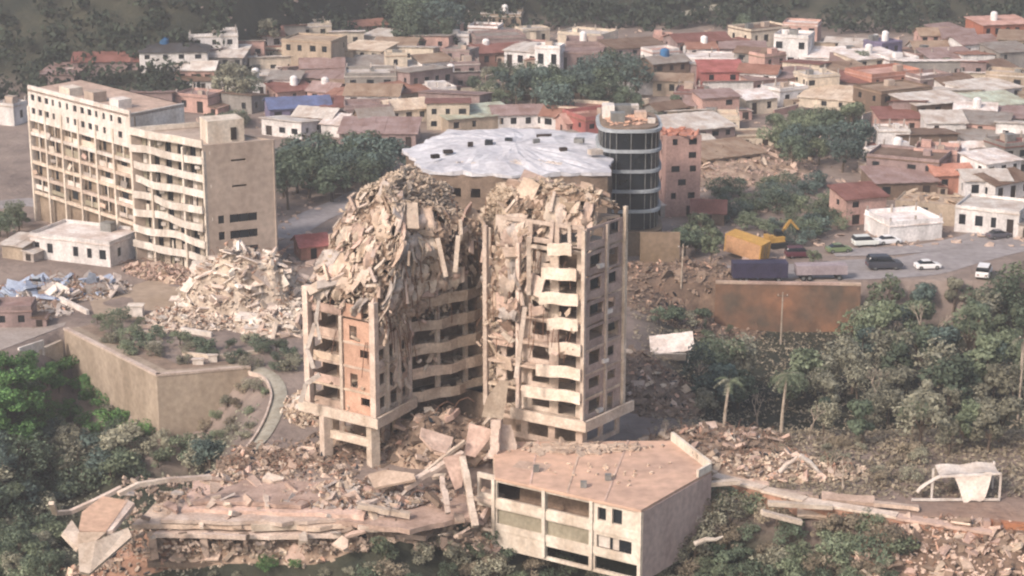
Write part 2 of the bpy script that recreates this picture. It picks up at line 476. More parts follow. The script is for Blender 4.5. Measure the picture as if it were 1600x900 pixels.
def surf_rot(nrm, down, jitter=.35):
    """piece lying on a surface with its long side running downhill, jittered"""
    z = Vector(nrm).normalized(); x = (Vector(down) - z * z.dot(Vector(down))).normalized(); y = z.cross(x)
    m = Matrix((x, y, z)).transposed()
    j = Matrix.Rotation(rng.gauss(0, jitter * 1.6), 3, 'Z') @ Matrix.Rotation(rng.gauss(0, jitter), 3, 'X') @ Matrix.Rotation(rng.gauss(0, jitter), 3, 'Y')
    return (m @ j).to_quaternion()
def rand_rot(flatness=.5):
    return (Matrix.Rotation(uni(0, 6.28), 3, 'Z') @ Matrix.Rotation(rng.gauss(0, flatness), 3, 'X') @ Matrix.Rotation(rng.gauss(0, flatness), 3, 'Y')).to_quaternion()
# ---------------------------------------------------------------- the broken tower
ZS = 6.0
def GP(px, py, z): return Vector(G(px, py, z)[:2])
SLAB = [GP(590, 662, ZS), GP(652, 627, ZS), GP(757, 600, ZS), GP(748, 634, ZS), GP(915, 667, ZS), GP(991, 632, ZS)]
er = (SLAB[1] - SLAB[0]).normalized()
el = (SLAB[3] - SLAB[4]).normalized()
p8 = GP(466, 632, ZS)
SLAB += [SLAB[5] + el * 17, p8 + er * 24, p8]
Q = inset(SLAB, [1.1, 1.0, .9, .9, 1.0, 1.1, 1, 1, 1.4])
ctr = Vector((sum(p.x for p in Q) / 9, sum(p.y for p in Q) / 9))
tower = thing('ruined_tower', 'tall collapsed apartment tower with its upper floors torn open and hanging', 'ruined tower', (ctr.x, ctr.y, 0))
LZ = [15, 17.5, 20, 22.5, 25, 27.5, 30.5, 33, 35]
#        e0 inner-left, e1 recess, e2, e3 right face, e4 right end, back, back, back-left, e8 left end
LEAN = {0: [0, 0, -.3, -.6, -.7, -.3, 1.2, 3.4, 5],
        1: [0, 0, -.2, -.7, -1.1, -.9, .4, 2.6, 4.5],
        2: [0, .2, .4, .6, .9, 1.3, 2.0, 3.4, 4.6],
        3: [0, 0, .2, .6, 1.1, 1.9, 3.0, 4.6, 6],
        4: [0, 0, 0, 0, 0, .1, .3, 1.2, 3],
        5: [0, 0, 0, 0, .1, .3, .6, 2, 3.5], 6: [0, 0, 0, 0, .1, .2, .5, 1.5, 3], 7: [0, 0, .3, .6, 1, 1.5, 2.2, 3, 4],
        8: [0, .2, .7, 1.6, 2.9, 4.6, 7.2, 10.5, 13]}
_RC = {}
def ring(z):
    z = round(z * 20) / 20
    if z not in _RC: _RC[z] = _ring(z)
    return _RC[z]
def _ring(z):
    return inset(Q, [float(np.interp(z, LZ, LEAN[i])) for i in range(9)])
# --- storeys: floor plates, cores, columns
mb = MB(); mb.prism([SLAB[0], SLAB[1], SLAB[7], SLAB[8]], ZS - .75, ZS - .05); mb.prism([SLAB[3] + (SLAB[4] - SLAB[3]) * .3, SLAB[4], SLAB[5], SLAB[6]], ZS - .75, ZS - .05)
# the transfer slab has a low raised rim
for i in (8, 0, 3, 4):
    a, b_ = SLAB[i], SLAB[(i + 1) % 9]
    if i == 3: a = a + (b_ - a) * .3
    wall(mb, a, b_, ZS - .048, ZS + .55, .3)
mb.build('transfer_slab', M_CONCL, tower)
mb = MB(); mb.prism(inset(Q, [.6, .4, 1.5, .9, .6, .6, .6, .6, .6]), ZS - .6, ZS - .06); mb.build('floor_slab', M_CONC, tower)
def ragged(poly, amp, step=1.6, seed=1):
    r = random.Random(seed); out = []
    for i in range(len(poly)):
        a, b_ = Vector(poly[i]), Vector(poly[(i + 1) % len(poly)]); L_ = (b_ - a).length; n = max(1, int(L_ / step))
        e = (b_ - a) / L_; nin = Vector((-e.y, e.x))
        for k in range(n):
            out.append(a + e * (L_ * k / n) + nin * (r.uniform(0, amp) if k else 0))
    return out
def arms(z):
    r_ = [Vector(p) for p in ring(z)]; m1 = r_[6] + (r_[7] - r_[6]) * .2; m2 = r_[6] + (r_[7] - r_[6]) * .62
    return [r_[0], r_[1], m2, r_[7], r_[8]], [r_[3], r_[4], r_[5], r_[6], m1]
for k in range(1, 9):
    z = ZS + 3 * k
    rg = ring(z)
    poly = rg if z < 18 else ragged(rg, min(2.2, .5 + (z - 18) * .12), 1.5, k)
    if z < 18: poly = inset(poly, -.12)
    if z < 23:
        mb = MB(); mb.prism(poly, z - .3, z); mb.build('floor_slab', M_CONC, tower)
    else:
        for arm in arms(z):
            mb = MB(); mb.prism(ragged(arm, .9, 1.6, k), z - .3, z); mb.build('floor_slab', M_CONC, tower)
for k in range(0, 7):
    z = ZS + 3 * k
    core = inset(ring(z + 2), [3.6, 3.2, 3.4, 4.5, 4.6, 2.0, 2.0, 2.0, 3.0]) if k < 6 else inset(ring(z + 3), 4.6)
    mb = MB()
    if z < 23:
        for i in range(9): wall(mb, core[i], core[(i + 1) % 9], z, z + 2.7, .2)
    else:
        for arm in arms(z + 2):
            ac = inset(arm, 1.9)
            for i in range(5): wall(mb, ac[i], ac[(i + 1) % 5], z, z + 2.7, .2)
    mb.build('inner_wall', M_INNER, tower)
    # back facade
    rg = ring(z + 1.5)
    for i in (5, 6, 7):
        mb = MB()
        a, b_ = rg[i], rg[(i + 1) % 9]; L_ = (b_ - a).length
        holes = [(s, s + 1.6, z + 1, z + 2.3) for s in np.arange(1, L_ - 2.2, 3.0)]
        if i == 6 and z > 23:
            for c_, d_ in ((a, a + (b_ - a) * .2), (a + (b_ - a) * .62, b_)):
                mb = MB(); wall(mb, c_, d_, z, z + 2.7, .2); mb.build('back_wall', M_CONC, tower)
            continue
        wall(mb, a, b_, z, z + 2.7, .2, holes); mb.build('back_wall', M_CONC, tower)
def on(i, s, z=ZS, out=0.0):
    """point on facade edge i at fraction s, height z"""
    rg = ring(z); a, b_ = Vector(rg[i]), Vector(rg[(i + 1) % 9]); e = (b_ - a).normalized()
    p = a + (b_ - a) * s + Vector((e.y, -e.x)) * out
    return Vector((p.x, p.y, z))
def nrm(i):
    a, b_ = Vector(Q[i]), Vector(Q[(i + 1) % 9]); e = (b_ - a).normalized()
    return Vector((e.y, -e.x, 0))
def elen(i): return (Vector(Q[(i + 1) % 9]) - Vector(Q[i])).length
def column(i, s, z0, z1, w=.55, out=.06, m=M_CONCL, lean=(0, 0)):
    a = on(i, s, z0, out); q = on(i, s, min(z0, 15), out); b_ = Vector((q.x + lean[0], q.y + lean[1], z1))
    mb = MB(); d = nrm(i)
    mb.beam(a, b_, w, w, up=d)
    return mb.build('column', m, tower)
column(8, 0.0, ZS, 21, .8, .25); column(8, 1.0, ZS, 20.5, .8, .2); column(8, .5, ZS, 18, .45)
column(0, .32, ZS, 18, .45); column(0, .68, ZS, 16.5, .45)
for s in (0.0, .33, .66, 1.0): column(1, s, ZS, 25 if s < .9 else 28, .5)
column(2, .5, ZS, 27, .5); column(3, 0.0, ZS, 28.5, .55); column(3, .34, ZS, 27, .5)
column(3, 1.0, ZS, 29.6, .45, .1); column(4, 1.0, ZS, 31.0, .45, .12, m=M_CONCL); column(4, .55, ZS, 29.5, .35)
# --- facade: left end (edge 8) with salmon infill, inner-left (0), recess balconies (1), right face (3), right end (4)
def facade(i, s0, s1, z, z1, th, holes, m, name='wall_panel', out=0.0):
    a = on(i, s0, min(z, 15), out); b_ = on(i, s1, min(z, 15), out); mb = MB()
    Lw = (b_ - a).length
    wall(mb, a, b_, z, z1, th, [(h[0] * Lw, h[1] * Lw, z + h[2], z + h[3]) for h in holes])
    return mb.build(name, m, tower)
for k in range(0, 5):
    z = ZS + 3 * k
    facade(8, .06, .5, z, z + (1.05 if k != 2 else .9), .2, [], M_CONCP, 'parapet')
    if k < 4:
        facade(8, .53, .97, z, z + 2.68, .25, [(.55, .85, 1.2, 2.2)] if k % 2 == 0 else [(.2, .45, .2, 2.0)], M_SALMON, 'brick_infill')
    else: facade(8, .53, .8, z, z + 1.6, .25, [], M_SALMON, 'brick_infill')
    if k < 4:
        facade(0, .03, .32, z, z + 2.68, .2, [(.15, .85, .9, 2.3)], M_CONCL)
        facade(0, .36, .68, z, z + 2.68, .2, [(.1, .55, .1, 2.4)] if k in (1, 2) else [(.2, .9, .7, 2.5)], M_CONCL)
        facade(0, .70, 1.0, z, z + (2.68 if k != 1 else 1.2), .2, [(.3, .7, .9, 2.1)], M_CONC)
for k in range(0, 5):
    z = ZS + 3 * k
    # curved balcony fronts in the recess
    n = 10; a = on(1, 0.02, 6); b_ = on(1, 1.0, 6); nr = nrm(1); mb = MB()
    pts = [a + (b_ - a) * (t / n) + nr * (1.1 * math.sin(math.pi * t / n) + .25 * math.sin(t * 1.7 + k)) for t in range(n + 1)]
    for t in range(n):
        p, q = pts[t], pts[t + 1]
        w = nr * .22
        mb.prism([(p + w).to_2d(), (q + w).to_2d(), (q - w * 0).to_2d(), p.to_2d()], z - .35, z + .95 + .1 * math.sin(t + k))
    mb.prism([p.to_2d() for p in pts] + [b_.to_2d() - nr.to_2d() * .3, a.to_2d() - nr.to_2d() * .3], z - .3, z + .01)
    mb.build('balcony', M_CONC, tower)
M_ENDW = mat('dusty mauve end wall', '#b7a297', '#94817a', .5, bump=.4, objvar=.12)  # mauve is the shade of this unlit face, put into the colour
M_BAND = mat('pale balcony band', '#e6d8c8', '#c9b6a4', .5, bump=.3, objvar=.04)
spans = {0: (.33, 1.0), 1: (.40, 1.0), 2: (.55, 1.0), 3: (.68, 1.0), 4: (.66, .97), 5: (.58, .97), 6: (.60, .95), 7: (.66, .9)}
for k, (s0, s1) in spans.items():
    z = ZS + 3 * k
    if k > 0:
        nb_ = 7; mb = MB(); A3 = on(3, s0, 6, .75); B3 = on(3, s1, 6, .75); n3 = nrm(3)
        for t in range(nb_):
            u0, u1 = t / nb_, (t + 1) / nb_; p_, q_ = A3 + (B3 - A3) * u0, A3 + (B3 - A3) * u1
            sg = lambda u: -.45 * (1 - u) ** 2 + .07 * math.sin(9 * u + k)
            mb.prism([p_.to_2d(), q_.to_2d(), (q_ - n3 * .22).to_2d(), (p_ - n3 * .22).to_2d()], [z - .45 + sg(u0), z - .45 + sg(u1), z - .45 + sg(u1), z - .45 + sg(u0)], [z + 1.0 + sg(u0), z + 1.0 + sg(u1), z + 1.0 + sg(u1), z + 1.0 + sg(u0)])
        mb.build('balcony_parapet', M_BAND, tower)
    if k > 0:
        a = on(3, s0, 6, .74); b_ = on(3, s1, 6, .74); c_ = on(3, s1, 6, -.2); d_ = on(3, s0, 6, -.2); mb = MB()
        mb.prism([a.to_2d(), b_.to_2d(), c_.to_2d(), d_.to_2d()], z - .3, z - .02); mb.build('balcony_floor', M_CONC, tower)
    facade(3, .05, .95, z + .02, z + 2.68, .18, [(.12, .3, .1, 2.2), (.42, .62, .6, 2.2), (.72, .92, .1, 2.2)], M_CONCL, 'wall_panel', -1.2)
for k in range(0, 8):
    z = ZS + 3 * k
    facade(4, .06, .97, z, z + 2.7, .22, [(.10, uni(.4, .5), uni(.7, 1.1), uni(2.2, 2.6)), (.58, uni(.78, .94), 1.0 if k % 3 else .2, uni(2.1, 2.6))], M_ENDW, 'end_wall', -.05)
    if k % 2 == 0:
        mb = MB(); p = on(4, uni(.25, .7), 6, .05); mb.box((p.x, p.y, z + .75), (1.0, .5, .45), Matrix.Rotation(.9, 3, 'Z'))
        mb.build('window_box', M_WHITE, tower)
# window panes hanging on in the right end
for k in range(0, 8):
    for s in (.3, .74):
        if rng.random() < .5:
            a = on(4, s - .1, 6, -.2); b_ = on(4, s + .08, 6, -.2); mb = MB()
            wall(mb, a, b_, ZS + 3 * k + 1.1, ZS + 3 * k + 2.3, .05); mb.build('window_pane', M_GLASS, tower)
# --- upper right face: torn frame, panels, beams
for k2 in range(3, 18):
    z = ZS + 1.5 * k2
    for s in (.0, .16, .32, .48, .64, .80):
        if z < 18 and s > .3: continue
        if z < 28 and s > .5: continue
        if rng.random() < .76:
            p = on(3, s + uni(0, .05), z + 1.2, uni(-.9, .5)); mb = MB(); n3 = nrm(3)
            t = Vector((-n3.y, n3.x, 0))
            m3 = Matrix((t, n3, Vector((0, 0, 1)))).transposed() @ Matrix.Rotation(rng.gauss(0, .28), 3, 'X') @ Matrix.Rotation(rng.gauss(0, .16), 3, 'Y') @ Matrix.Rotation(rng.gauss(0, .2), 3, 'Z')
            wv, hv = uni(1.3, 3.0), uni(1.2, 2.7)
            j = [uni(-.35, .35) for _ in range(8)]
            pts = [(-wv / 2 + j[0], -hv / 2 + j[1]), (wv / 2 + j[2], -hv / 2 + j[3]), (wv / 2 + j[4], hv / 2 + j[5]), (uni(-.2, .4), hv / 2 + uni(-.5, .3)), (-wv / 2 + j[6], hv / 2 + j[7])]
            vs = [p + m3 @ Vector((x, y, zz)) for y in (-.1, .1) for x, zz in pts]
            n = len(pts)
            mb.add(vs, [tuple(range(n)), tuple(range(2 * n - 1, n - 1, -1))] + [(n + i, n + (i + 1) % n, (i + 1) % n, i) for i in range(n)])
            mb.build('wall_panel', rng.choice([M_CONCL, M_CONC, M_CONCP, M_CONC]), tower)
mb = MB(); a = on(3, .55, 24.2, .7); b_ = on(3, .92, 24.4, .9); mb.beam(a, b_, .5, .45); mb.build('beam', M_CONCL, tower)
mb = MB(); a = on(3, .45, 21, .9); b_ = Vector((a.x, a.y, 28.0)); mb.beam(a, b_, .5, .5, up=(0, 1, 0)); mb.build('column', M_CONCL, tower)
mb = MB(); a = on(3, .60, 26, .6); mb.beam(a, a + Vector((.3, .2, 4)), .4, .4, up=(0, 1, 0)); mb.build('column', M_CONCL, tower)
mb = MB(); a = on(3, .80, 26, .5); mb.beam(a, a + Vector((-.1, .2, 4)), .4, .4, up=(0, 1, 0)); mb.build('column', M_CONCL, tower)
for (x0, y0, x1, y1, Y0, w) in [(684, 372, 697, 432, 229, .55), (716, 368, 711, 425, 230, .55), (820, 480, 806, 590, 219.6, .5)]:
    mb = MB(); mb.beam(atY(x0, y0, Y0), atY(x1, y1, Y0 - .6), w, w, up=(0, 1, 0)); mb.build('column', M_CONCL, tower, label='bare column leaning out of the torn floors')
# tilted roof brim on the right arm
brim = [on(3, .0, 33), on(3, .5, 33), on(3, 1., 33), on(4, 1.0, 32)]
rb = [Vector(p.to_2d()) for p in brim]
top = [rb[0] + Vector((0, 1.0)), rb[1] + Vector((0, 1.6)), rb[2] + Vector((-.5, 1.5)), rb[3] + Vector((-.2, -.2)), rb[3] + el * 7, rb[0] + Vector((1, 8))]
mb = MB(); mb.prism(top, [31.8, 32.9, 33.0, 32.2, 32.6, 32.4], [32.3, 33.4, 33.5, 32.7, 33.1, 32.9]); mb.build('roof_slab', M_CONCP, tower)
# --- legs under the transfer slab
BZ = -.6
for (x, y) in [(508, 640), (582, 655)]:
    p = GP(x, y, ZS); mb = MB(); mb.box((p.x, p.y + .3, (ZS - .75 + BZ) / 2), (1.15, 1.3, ZS - .75 - BZ), Matrix.Rotation(.55, 3, 'Z'))
    mb.build('leg', M_CONCL, tower)
a = GP(508, 640, ZS); b_ = GP(582, 655, ZS)
mb = MB(); mb.beam((a.x + .4, a.y + .3, 2.9), (b_.x - .4, b_.y + .3, 2.9), .5, 1.0); mb.build('tie_beam', M_CONCL, tower)
for s in (.3, .62, .95):
    p = Vector(Q[0]) + (Vector(Q[1]) - Vector(Q[0])) * s + er * .2; mb = MB(); mb.box((p.x - 1.6, p.y + .8, (ZS - .75 + BZ) / 2), (.8, .8, ZS - .75 - BZ), Matrix.Rotation(.55, 3, 'Z')); mb.build('leg', M_CONC, tower)
for s in (.15, .5, .85):
    p = Vector(Q[7]) + (Vector(Q[8]) - Vector(Q[7])) * s; mb = MB(); mb.box((p.x + 1, p.y, (ZS - .75 + BZ) / 2), (.9, .9, ZS - .75 - BZ), Matrix.Rotation(.55, 3, 'Z')); mb.build('leg', M_CONC, tower)
core = inset(Q, [4, 4, 3.5, 3, 3, 3, 3, 3, 5]); mb = MB()
for i in range(9): wall(mb, core[i], core[(i + 1) % 9], BZ - 2, ZS - .76, .25)
mb.build('inner_wall', M_CONCD, tower)
mb = MB(); s1 = [Q[i] for i in range(9)]
for (i, s0, s1_, holes) in [(3, .12, 1.0, [(.05, .28, .4, 2.0), (.36, .6, .4, 2.0), (.68, .92, .4, 2.0)]), (4, 0, .95, [(.12, .45, .5, 2.0), (.55, .9, .3, 2.0)])]:
    a = Vector(Q[i]) + (Vector(Q[(i + 1) % 9]) - Vector(Q[i])) * s0; b_ = Vector(Q[i]) + (Vector(Q[(i + 1) % 9]) - Vector(Q[i])) * s1_
    Lw = (b_ - a).length; wall(mb, a, b_, 2.6, ZS - .76, .25, [(h[0] * Lw, h[1] * Lw, 2.9 + h[2] * .9, 2.9 + h[3] * .95) for h in holes])
mb.build('ground_wall', M_CONC, tower)
# --- the collapsed mass draped over the upper floors
def nz(p, f=.35, o=0.0): return noise.noise(Vector((p.x * f + o, p.y * f, p.z * f)))
TOPZ = [32.6, 32.0, 25.5, 31.6, 33.0, 31.0, 32.2, 31.6, 30.4]
START = {8: 19.2, 0: 17.6, 1: 17.0, 2: 25.5, 3: 30.0, 4: 31.6, 5: 30.5, 6: 30.5, 7: 24}
def start(i, s): return START[i] + (8.5 * float(sstep(.35, .75, s)) if i == 1 else -13 * (1 - float(sstep(.25, .55, s))) if i == 3 else 0)
def topz(i, s):
    if i == 6: return float(np.interp(s, [0, .2, .3, .5, .62, 1], [TOPZ[6], 30.5, 26.8, 26.8, 30, TOPZ[7]]))
    return TOPZ[i] + (TOPZ[(i + 1) % 9] - TOPZ[i]) * s
NT = 46
mb = MB(); NS = {i: max(4, int(elen(i) / .38)) for i in range(9)}
for i in range(9):
    rows = []
    for q in range(NT + 1):
        row = []
        for k in range(NS[i] + 1):
            s = k / NS[i]; z = 16.5 + (topz(i, s) - 16.5) * q / NT; p = on(i, s, z); n3 = nrm(i)
            w_ = Vector((p.x + .35 * p.z, p.y, p.z * .45)); d = 1.2 * nz(p, .28) + 1.3 * (abs(nz(w_, .75, 9)) ** .8) + .75 * abs(nz(w_, 1.7, 4)) + .35 * nz(p, 3.1, 6) - .35
            if k in (0, NS[i]): d *= .3
            row.append(p + n3 * d + Vector((0, 0, .5 * nz(p, .7, 21))))
        rows.append(row)
    base = len(mb.v)
    w = NS[i] + 1
    mb.v += [tuple(v) for r_ in rows for v in r_]
    for r_ in range(NT):
        for k in range(NS[i]):
            p = rows[r_][k]
            lim = start(i, k / NS[i]) + 1.8 * nz(Vector((p.x, p.y, 0)), .45, 3) + .9 * nz(Vector((p.x, p.y, 0)), 1.4, 7)
            if p.z < lim: continue
            if i in (0, 8) and nz(p, .55, 31) > .34: continue
            if i in (1, 2, 3) and nz(p, .5, 31) > .2: continue
            mb.f.append((base + r_ * w + k, base + r_ * w + k + 1, base + (r_ + 1) * w + k + 1, base + (r_ + 1) * w + k))
mb.build('collapsed_mass', M_RUBBLE, tower, kind='stuff')
capm = MB()
cxy = [Vector((*ring(TOPZ[j])[j], TOPZ[j])) for j in range(9)]
cxy += [on(6, .2, 30.5), on(6, .3, 26.8), on(6, .5, 26.8), on(6, .62, 30)]        # 9..12: the cleft at the back
tri = [(8, 0, 7), (0, 1, 7), (1, 12, 7), (1, 11, 12), (1, 2, 11), (2, 10, 11), (2, 9, 10), (2, 3, 9), (3, 6, 9), (3, 4, 6), (4, 5, 6)]
DOME = {(8, 0, 7): .5, (0, 1, 7): .6, (3, 4, 6): 1.3, (3, 6, 9): 1.0, (4, 5, 6): .8, (1, 12, 7): .5}
for t in tri:
    A, B_, C_ = (cxy[j] for j in t); nsub = 10
    grid = {}
    for u in range(nsub + 1):
        for v in range(nsub + 1 - u):
            q = A + (B_ - A) * (u / nsub) + (C_ - A) * (v / nsub)
            q.z += DOME.get(t, 0) * min(u, v, nsub - u - v) * 3 / nsub + .9 * nz(q, .3) + .8 * abs(nz(q, .9, 5)) - .4
            grid[u, v] = len(capm.v); capm.v.append(tuple(q))
    for u in range(nsub):
        for v in range(nsub - u):
            capm.f.append((grid[u, v], grid[u + 1, v], grid[u, v + 1]))
            if u + v < nsub - 1: capm.f.append((grid[u + 1, v], grid[u + 1, v + 1], grid[u, v + 1]))
capm.build('collapsed_top', M_RUBBLE, tower, kind='stuff')
# pieces lying on and hanging from it
small = MB(); big = 0
def lean_normal(i, s, z):
    a = on(i, s, z - .6); b_ = on(i, s, z + .6); t = Vector(Q[(i + 1) % 9]) - Vector(Q[i]); t = Vector((t.x, t.y, 0)).normalized()
    up = (b_ - a).normalized(); n3 = t.cross(up); return n3.normalized(), -up
plan = [(8, 60, 18.8, 33), (0, 66, 16.5, 33), (1, 60, 16.5, 31), (2, 14, 18, 24), (3, 50, 14, 33.5)]
for i, cnt, za, zb in plan:
    for _ in range(cnt * 9):
        s = uni(.01, .99); z = za + (min(zb, topz(i, s) + .3) - za) * rng.random()
        if i == 3 and _ >= cnt * 6: continue
        if i == 3 and z < start(3, s) - 2 and rng.random() < .8: continue
        if i == 1 and z < start(1, s) - 1 and rng.random() < .85: continue
        n3, dn = lean_normal(i, s, z)
        if i in (0, 8): dn = dn + Vector((-.35, 0, 0)) * (1 if i == 0 else .5)
        p = on(i, s, z) + n3 * uni(.1, .9)
        j = rng.random()
        if _ < cnt:
            size = (uni(.6, 1.9), uni(.25, .65), uni(.4, .9)) if i in (0, 8, 1) else (uni(.6, 1.9), uni(.3, .9), uni(.5, 1.1))
            m = rng.choice([M_CONC, M_CONCL, M_CONCP, M_CONC, M_CONCL] if i in (8, 3) else [M_CONC, M_CONC, M_CONCP, M_CONCL, M_CONCD])
            q = surf_rot(n3 + Vector((0, 0, uni(0, .8))), dn, .28 if i in (0, 8) else .4)
            if big < 299:
                place_chunk(tower, p, q, size, m); big += 1
            else: chunk_into(small, p, q, (size[0], size[1], .25))
        else:
            q = surf_rot(n3, dn, .4); L_ = uni(.2, .95)
            chunk_into(small, p + n3 * uni(-.3, .2), q, (L_, L_ * uni(.22, .6), uni(.08, .22)))
# on top of each arm
for _ in range(1500):
    t = rng.choice(tri)
    A, B_, C_ = (cxy[j] for j in t); u, v = rng.random(), rng.random()
    if u + v > 1: u, v = 1 - u, 1 - v
    p = A + (B_ - A) * u + (C_ - A) * v; p.z += DOME.get(t, 0) * min(u, v, 1 - u - v) * 3
    chunk_into(small, (p.x, p.y, p.z + uni(-.3, .6)), rand_rot(.5), (uni(.4, 1.4), uni(.25, .7), uni(.1, .3)))
# floors that folded and hang down like cloth
def drape(i, s, z, wd, drop, shear, m):
    Lw = elen(i); nu, nv = 6, 6; n3 = nrm(i); t3 = Vector((-n3.y, n3.x, 0)); vs = []; ph = uni(0, 9)
    for a in range(nu + 1):
        for b_ in range(nv + 1):
            u, v = a / nu, b_ / nv; ss = min(1, max(0, s + (u - .5) * wd / Lw)); zz = z - drop * v * (1 + .25 * math.sin(ph + u * 5))
            p = on(i, ss, max(zz, 15.1)); p.z = zz
            d = .25 + .75 * math.sin(math.pi * min(1, v * .75 + .1)) + .35 * math.sin(ph + u * 6 + v * 2) + .3 * nz(p, .9, 2)
            jag = uni(-.22, .22) if b_ == nv or a in (0, nu) else 0
            vs.append(p + n3 * d + t3 * (shear * v * drop + jag) + Vector((0, 0, jag)))
    n = len(vs); vs += [p - n3 * .14 - Vector((0, 0, .06)) for p in vs]; fs = []; W_ = nv + 1
    for a in range(nu):
        for b_ in range(nv):
            q4 = (a * W_ + b_, a * W_ + b_ + 1, (a + 1) * W_ + b_ + 1, (a + 1) * W_ + b_); fs.append(q4); fs.append(tuple(n + k for k in q4[::-1]))
    for a in range(nu):
        for b_ in (0, nv): fs.append((a * W_ + b_, (a + 1) * W_ + b_, n + (a + 1) * W_ + b_, n + a * W_ + b_))
    for b_ in range(nv):
        for a in (0, nu): fs.append((a * W_ + b_, a * W_ + b_ + 1, n + a * W_ + b_ + 1, n + a * W_ + b_))
    mb_ = MB(); mb_.add(vs, fs); return mb_.build('hanging_slab', m, tower)
for i, cnt, za, zb in ((8, 20, 20.5, 31), (0, 20, 19.5, 32), (1, 14, 21, 31), (3, 36, 15, 32.5), (2, 4, 21, 24)):
    for _ in range(cnt):
        s = uni(.06, .94) if i != 1 else uni(.04, .62); z = uni(za, min(zb, topz(i, s)))
        if i == 3 and z < start(3, s) + 1.5: continue
        drape(i, s, z, uni(1.2, 3.4), uni(1.2, 3.2), uni(-.5, .15) if i == 0 else uni(-.3, .4), rng.choice([M_CONC, M_CONCL, M_CONCP, M_CONCL, M_CONCG]))
# whole floor plates and columns sticking out of the fall
for n_ in range(18):
    i = rng.choice([8, 8, 0, 0, 1, 3, 3]); s = uni(.08, .92); z = uni(max(20, start(i, s) + 1), topz(i, s) - 1) if start(i, s) + 2 < topz(i, s) else topz(i, s); n3, dn = lean_normal(i, s, z); p = on(i, s, z) + n3 * uni(.5, 1.2)
    q = surf_rot(n3 + Vector((0, 0, uni(.1, 1.0))), dn + Vector((uni(-.8, .8), 0, 0)), .35)
    mb_ = MB()
    if n_ < 9: mb_.box(p, (uni(2.0, 3.8), uni(1.0, 1.8), .28), q.to_matrix()); mb_.build('tilted_floor', rng.choice([M_CONCL, M_CONC, M_CONCP, M_CONCG]), tower)
    else: mb_.box(p + n3 * .3, (uni(1.6, 3.0), .32, .32), q.to_matrix()); mb_.build('broken_column', rng.choice([M_CONCL, M_CONC]), tower)
# big plates hanging in the recess
for _ in range(64):
    i = rng.choice([1, 1, 1, 2, 0]); s = uni(.05, .98); z = uni(8, 29); p = on(i, s, z, uni(-.6, 1.2))
    q = surf_rot(nrm(i) + Vector((0, 0, uni(-.2, .7))), Vector((uni(-.5, .5), 0, -1)), .5)
    mb_ = MB(); L_ = uni(1.2, 4.0) if z > 18 else uni(.8, 2.2); chunk_into(mb_, p, q, (L_, L_ * uni(.35, .6), .3)); mb_.build('hanging_plate', rng.choice([M_CONC, M_CONCL, M_CONCP, M_CONCD]), tower)
# pieces caught on lower storeys
for _ in range(420):
    i = rng.choice([8, 0, 0, 1, 1, 2, 2, 3, 3]); s = uni(.03, .97); k = rng.randint(0, 4); z = ZS + 3 * k
    if i == 3 and s > .4: continue
    p = on(i, s, z, uni(-1.6, .25)); chunk_into(small, p + Vector((0, 0, uni(.1, .6))), rand_rot(.5), (uni(.4, 1.5), uni(.3, .9), uni(.1, .35)))
small.build('small_debris', M_CONC, tower, kind='stuff')
_k = 0
# hanging reinforcement
mb = MB()
for _ in range(170):
    i = rng.choice([8, 0, 0, 0, 1, 2, 3, 3]); s = rng.random(); z = uni(15, 31); p = on(i, s, z, uni(.1, .8)); n3 = nrm(i)
    L_ = uni(1, 4.5); a1 = Vector((uni(-.5, .5), uni(-.3, .3), 0))
    pts = [p + n3 * (.5 * t) + a1 * (t * t) - Vector((0, 0, L_ * t * t)) for t in (0, .35, .7, 1)]
    mb.tube(pts, .05, 4, False)
mb.build('hanging_bars', M_REBAR, tower, kind='stuff')
# drooping strips at the left edge of the lower storeys
for (pts, w) in [([(492, 505), (480, 545), (490, 575)], .5), ([(500, 585), (478, 600), (470, 628)], .55), ([(498, 470), (494, 500), (500, 530)], .4)]:
    mb = MB(); P3 = [atY(x, y, 223.5) for x, y in pts]
    for a, b_ in zip(P3, P3[1:]): mb.beam(a, b_, w, .35, up=(0, 1, 0))
    mb.build('hanging_beam', M_CHUNKW, tower)
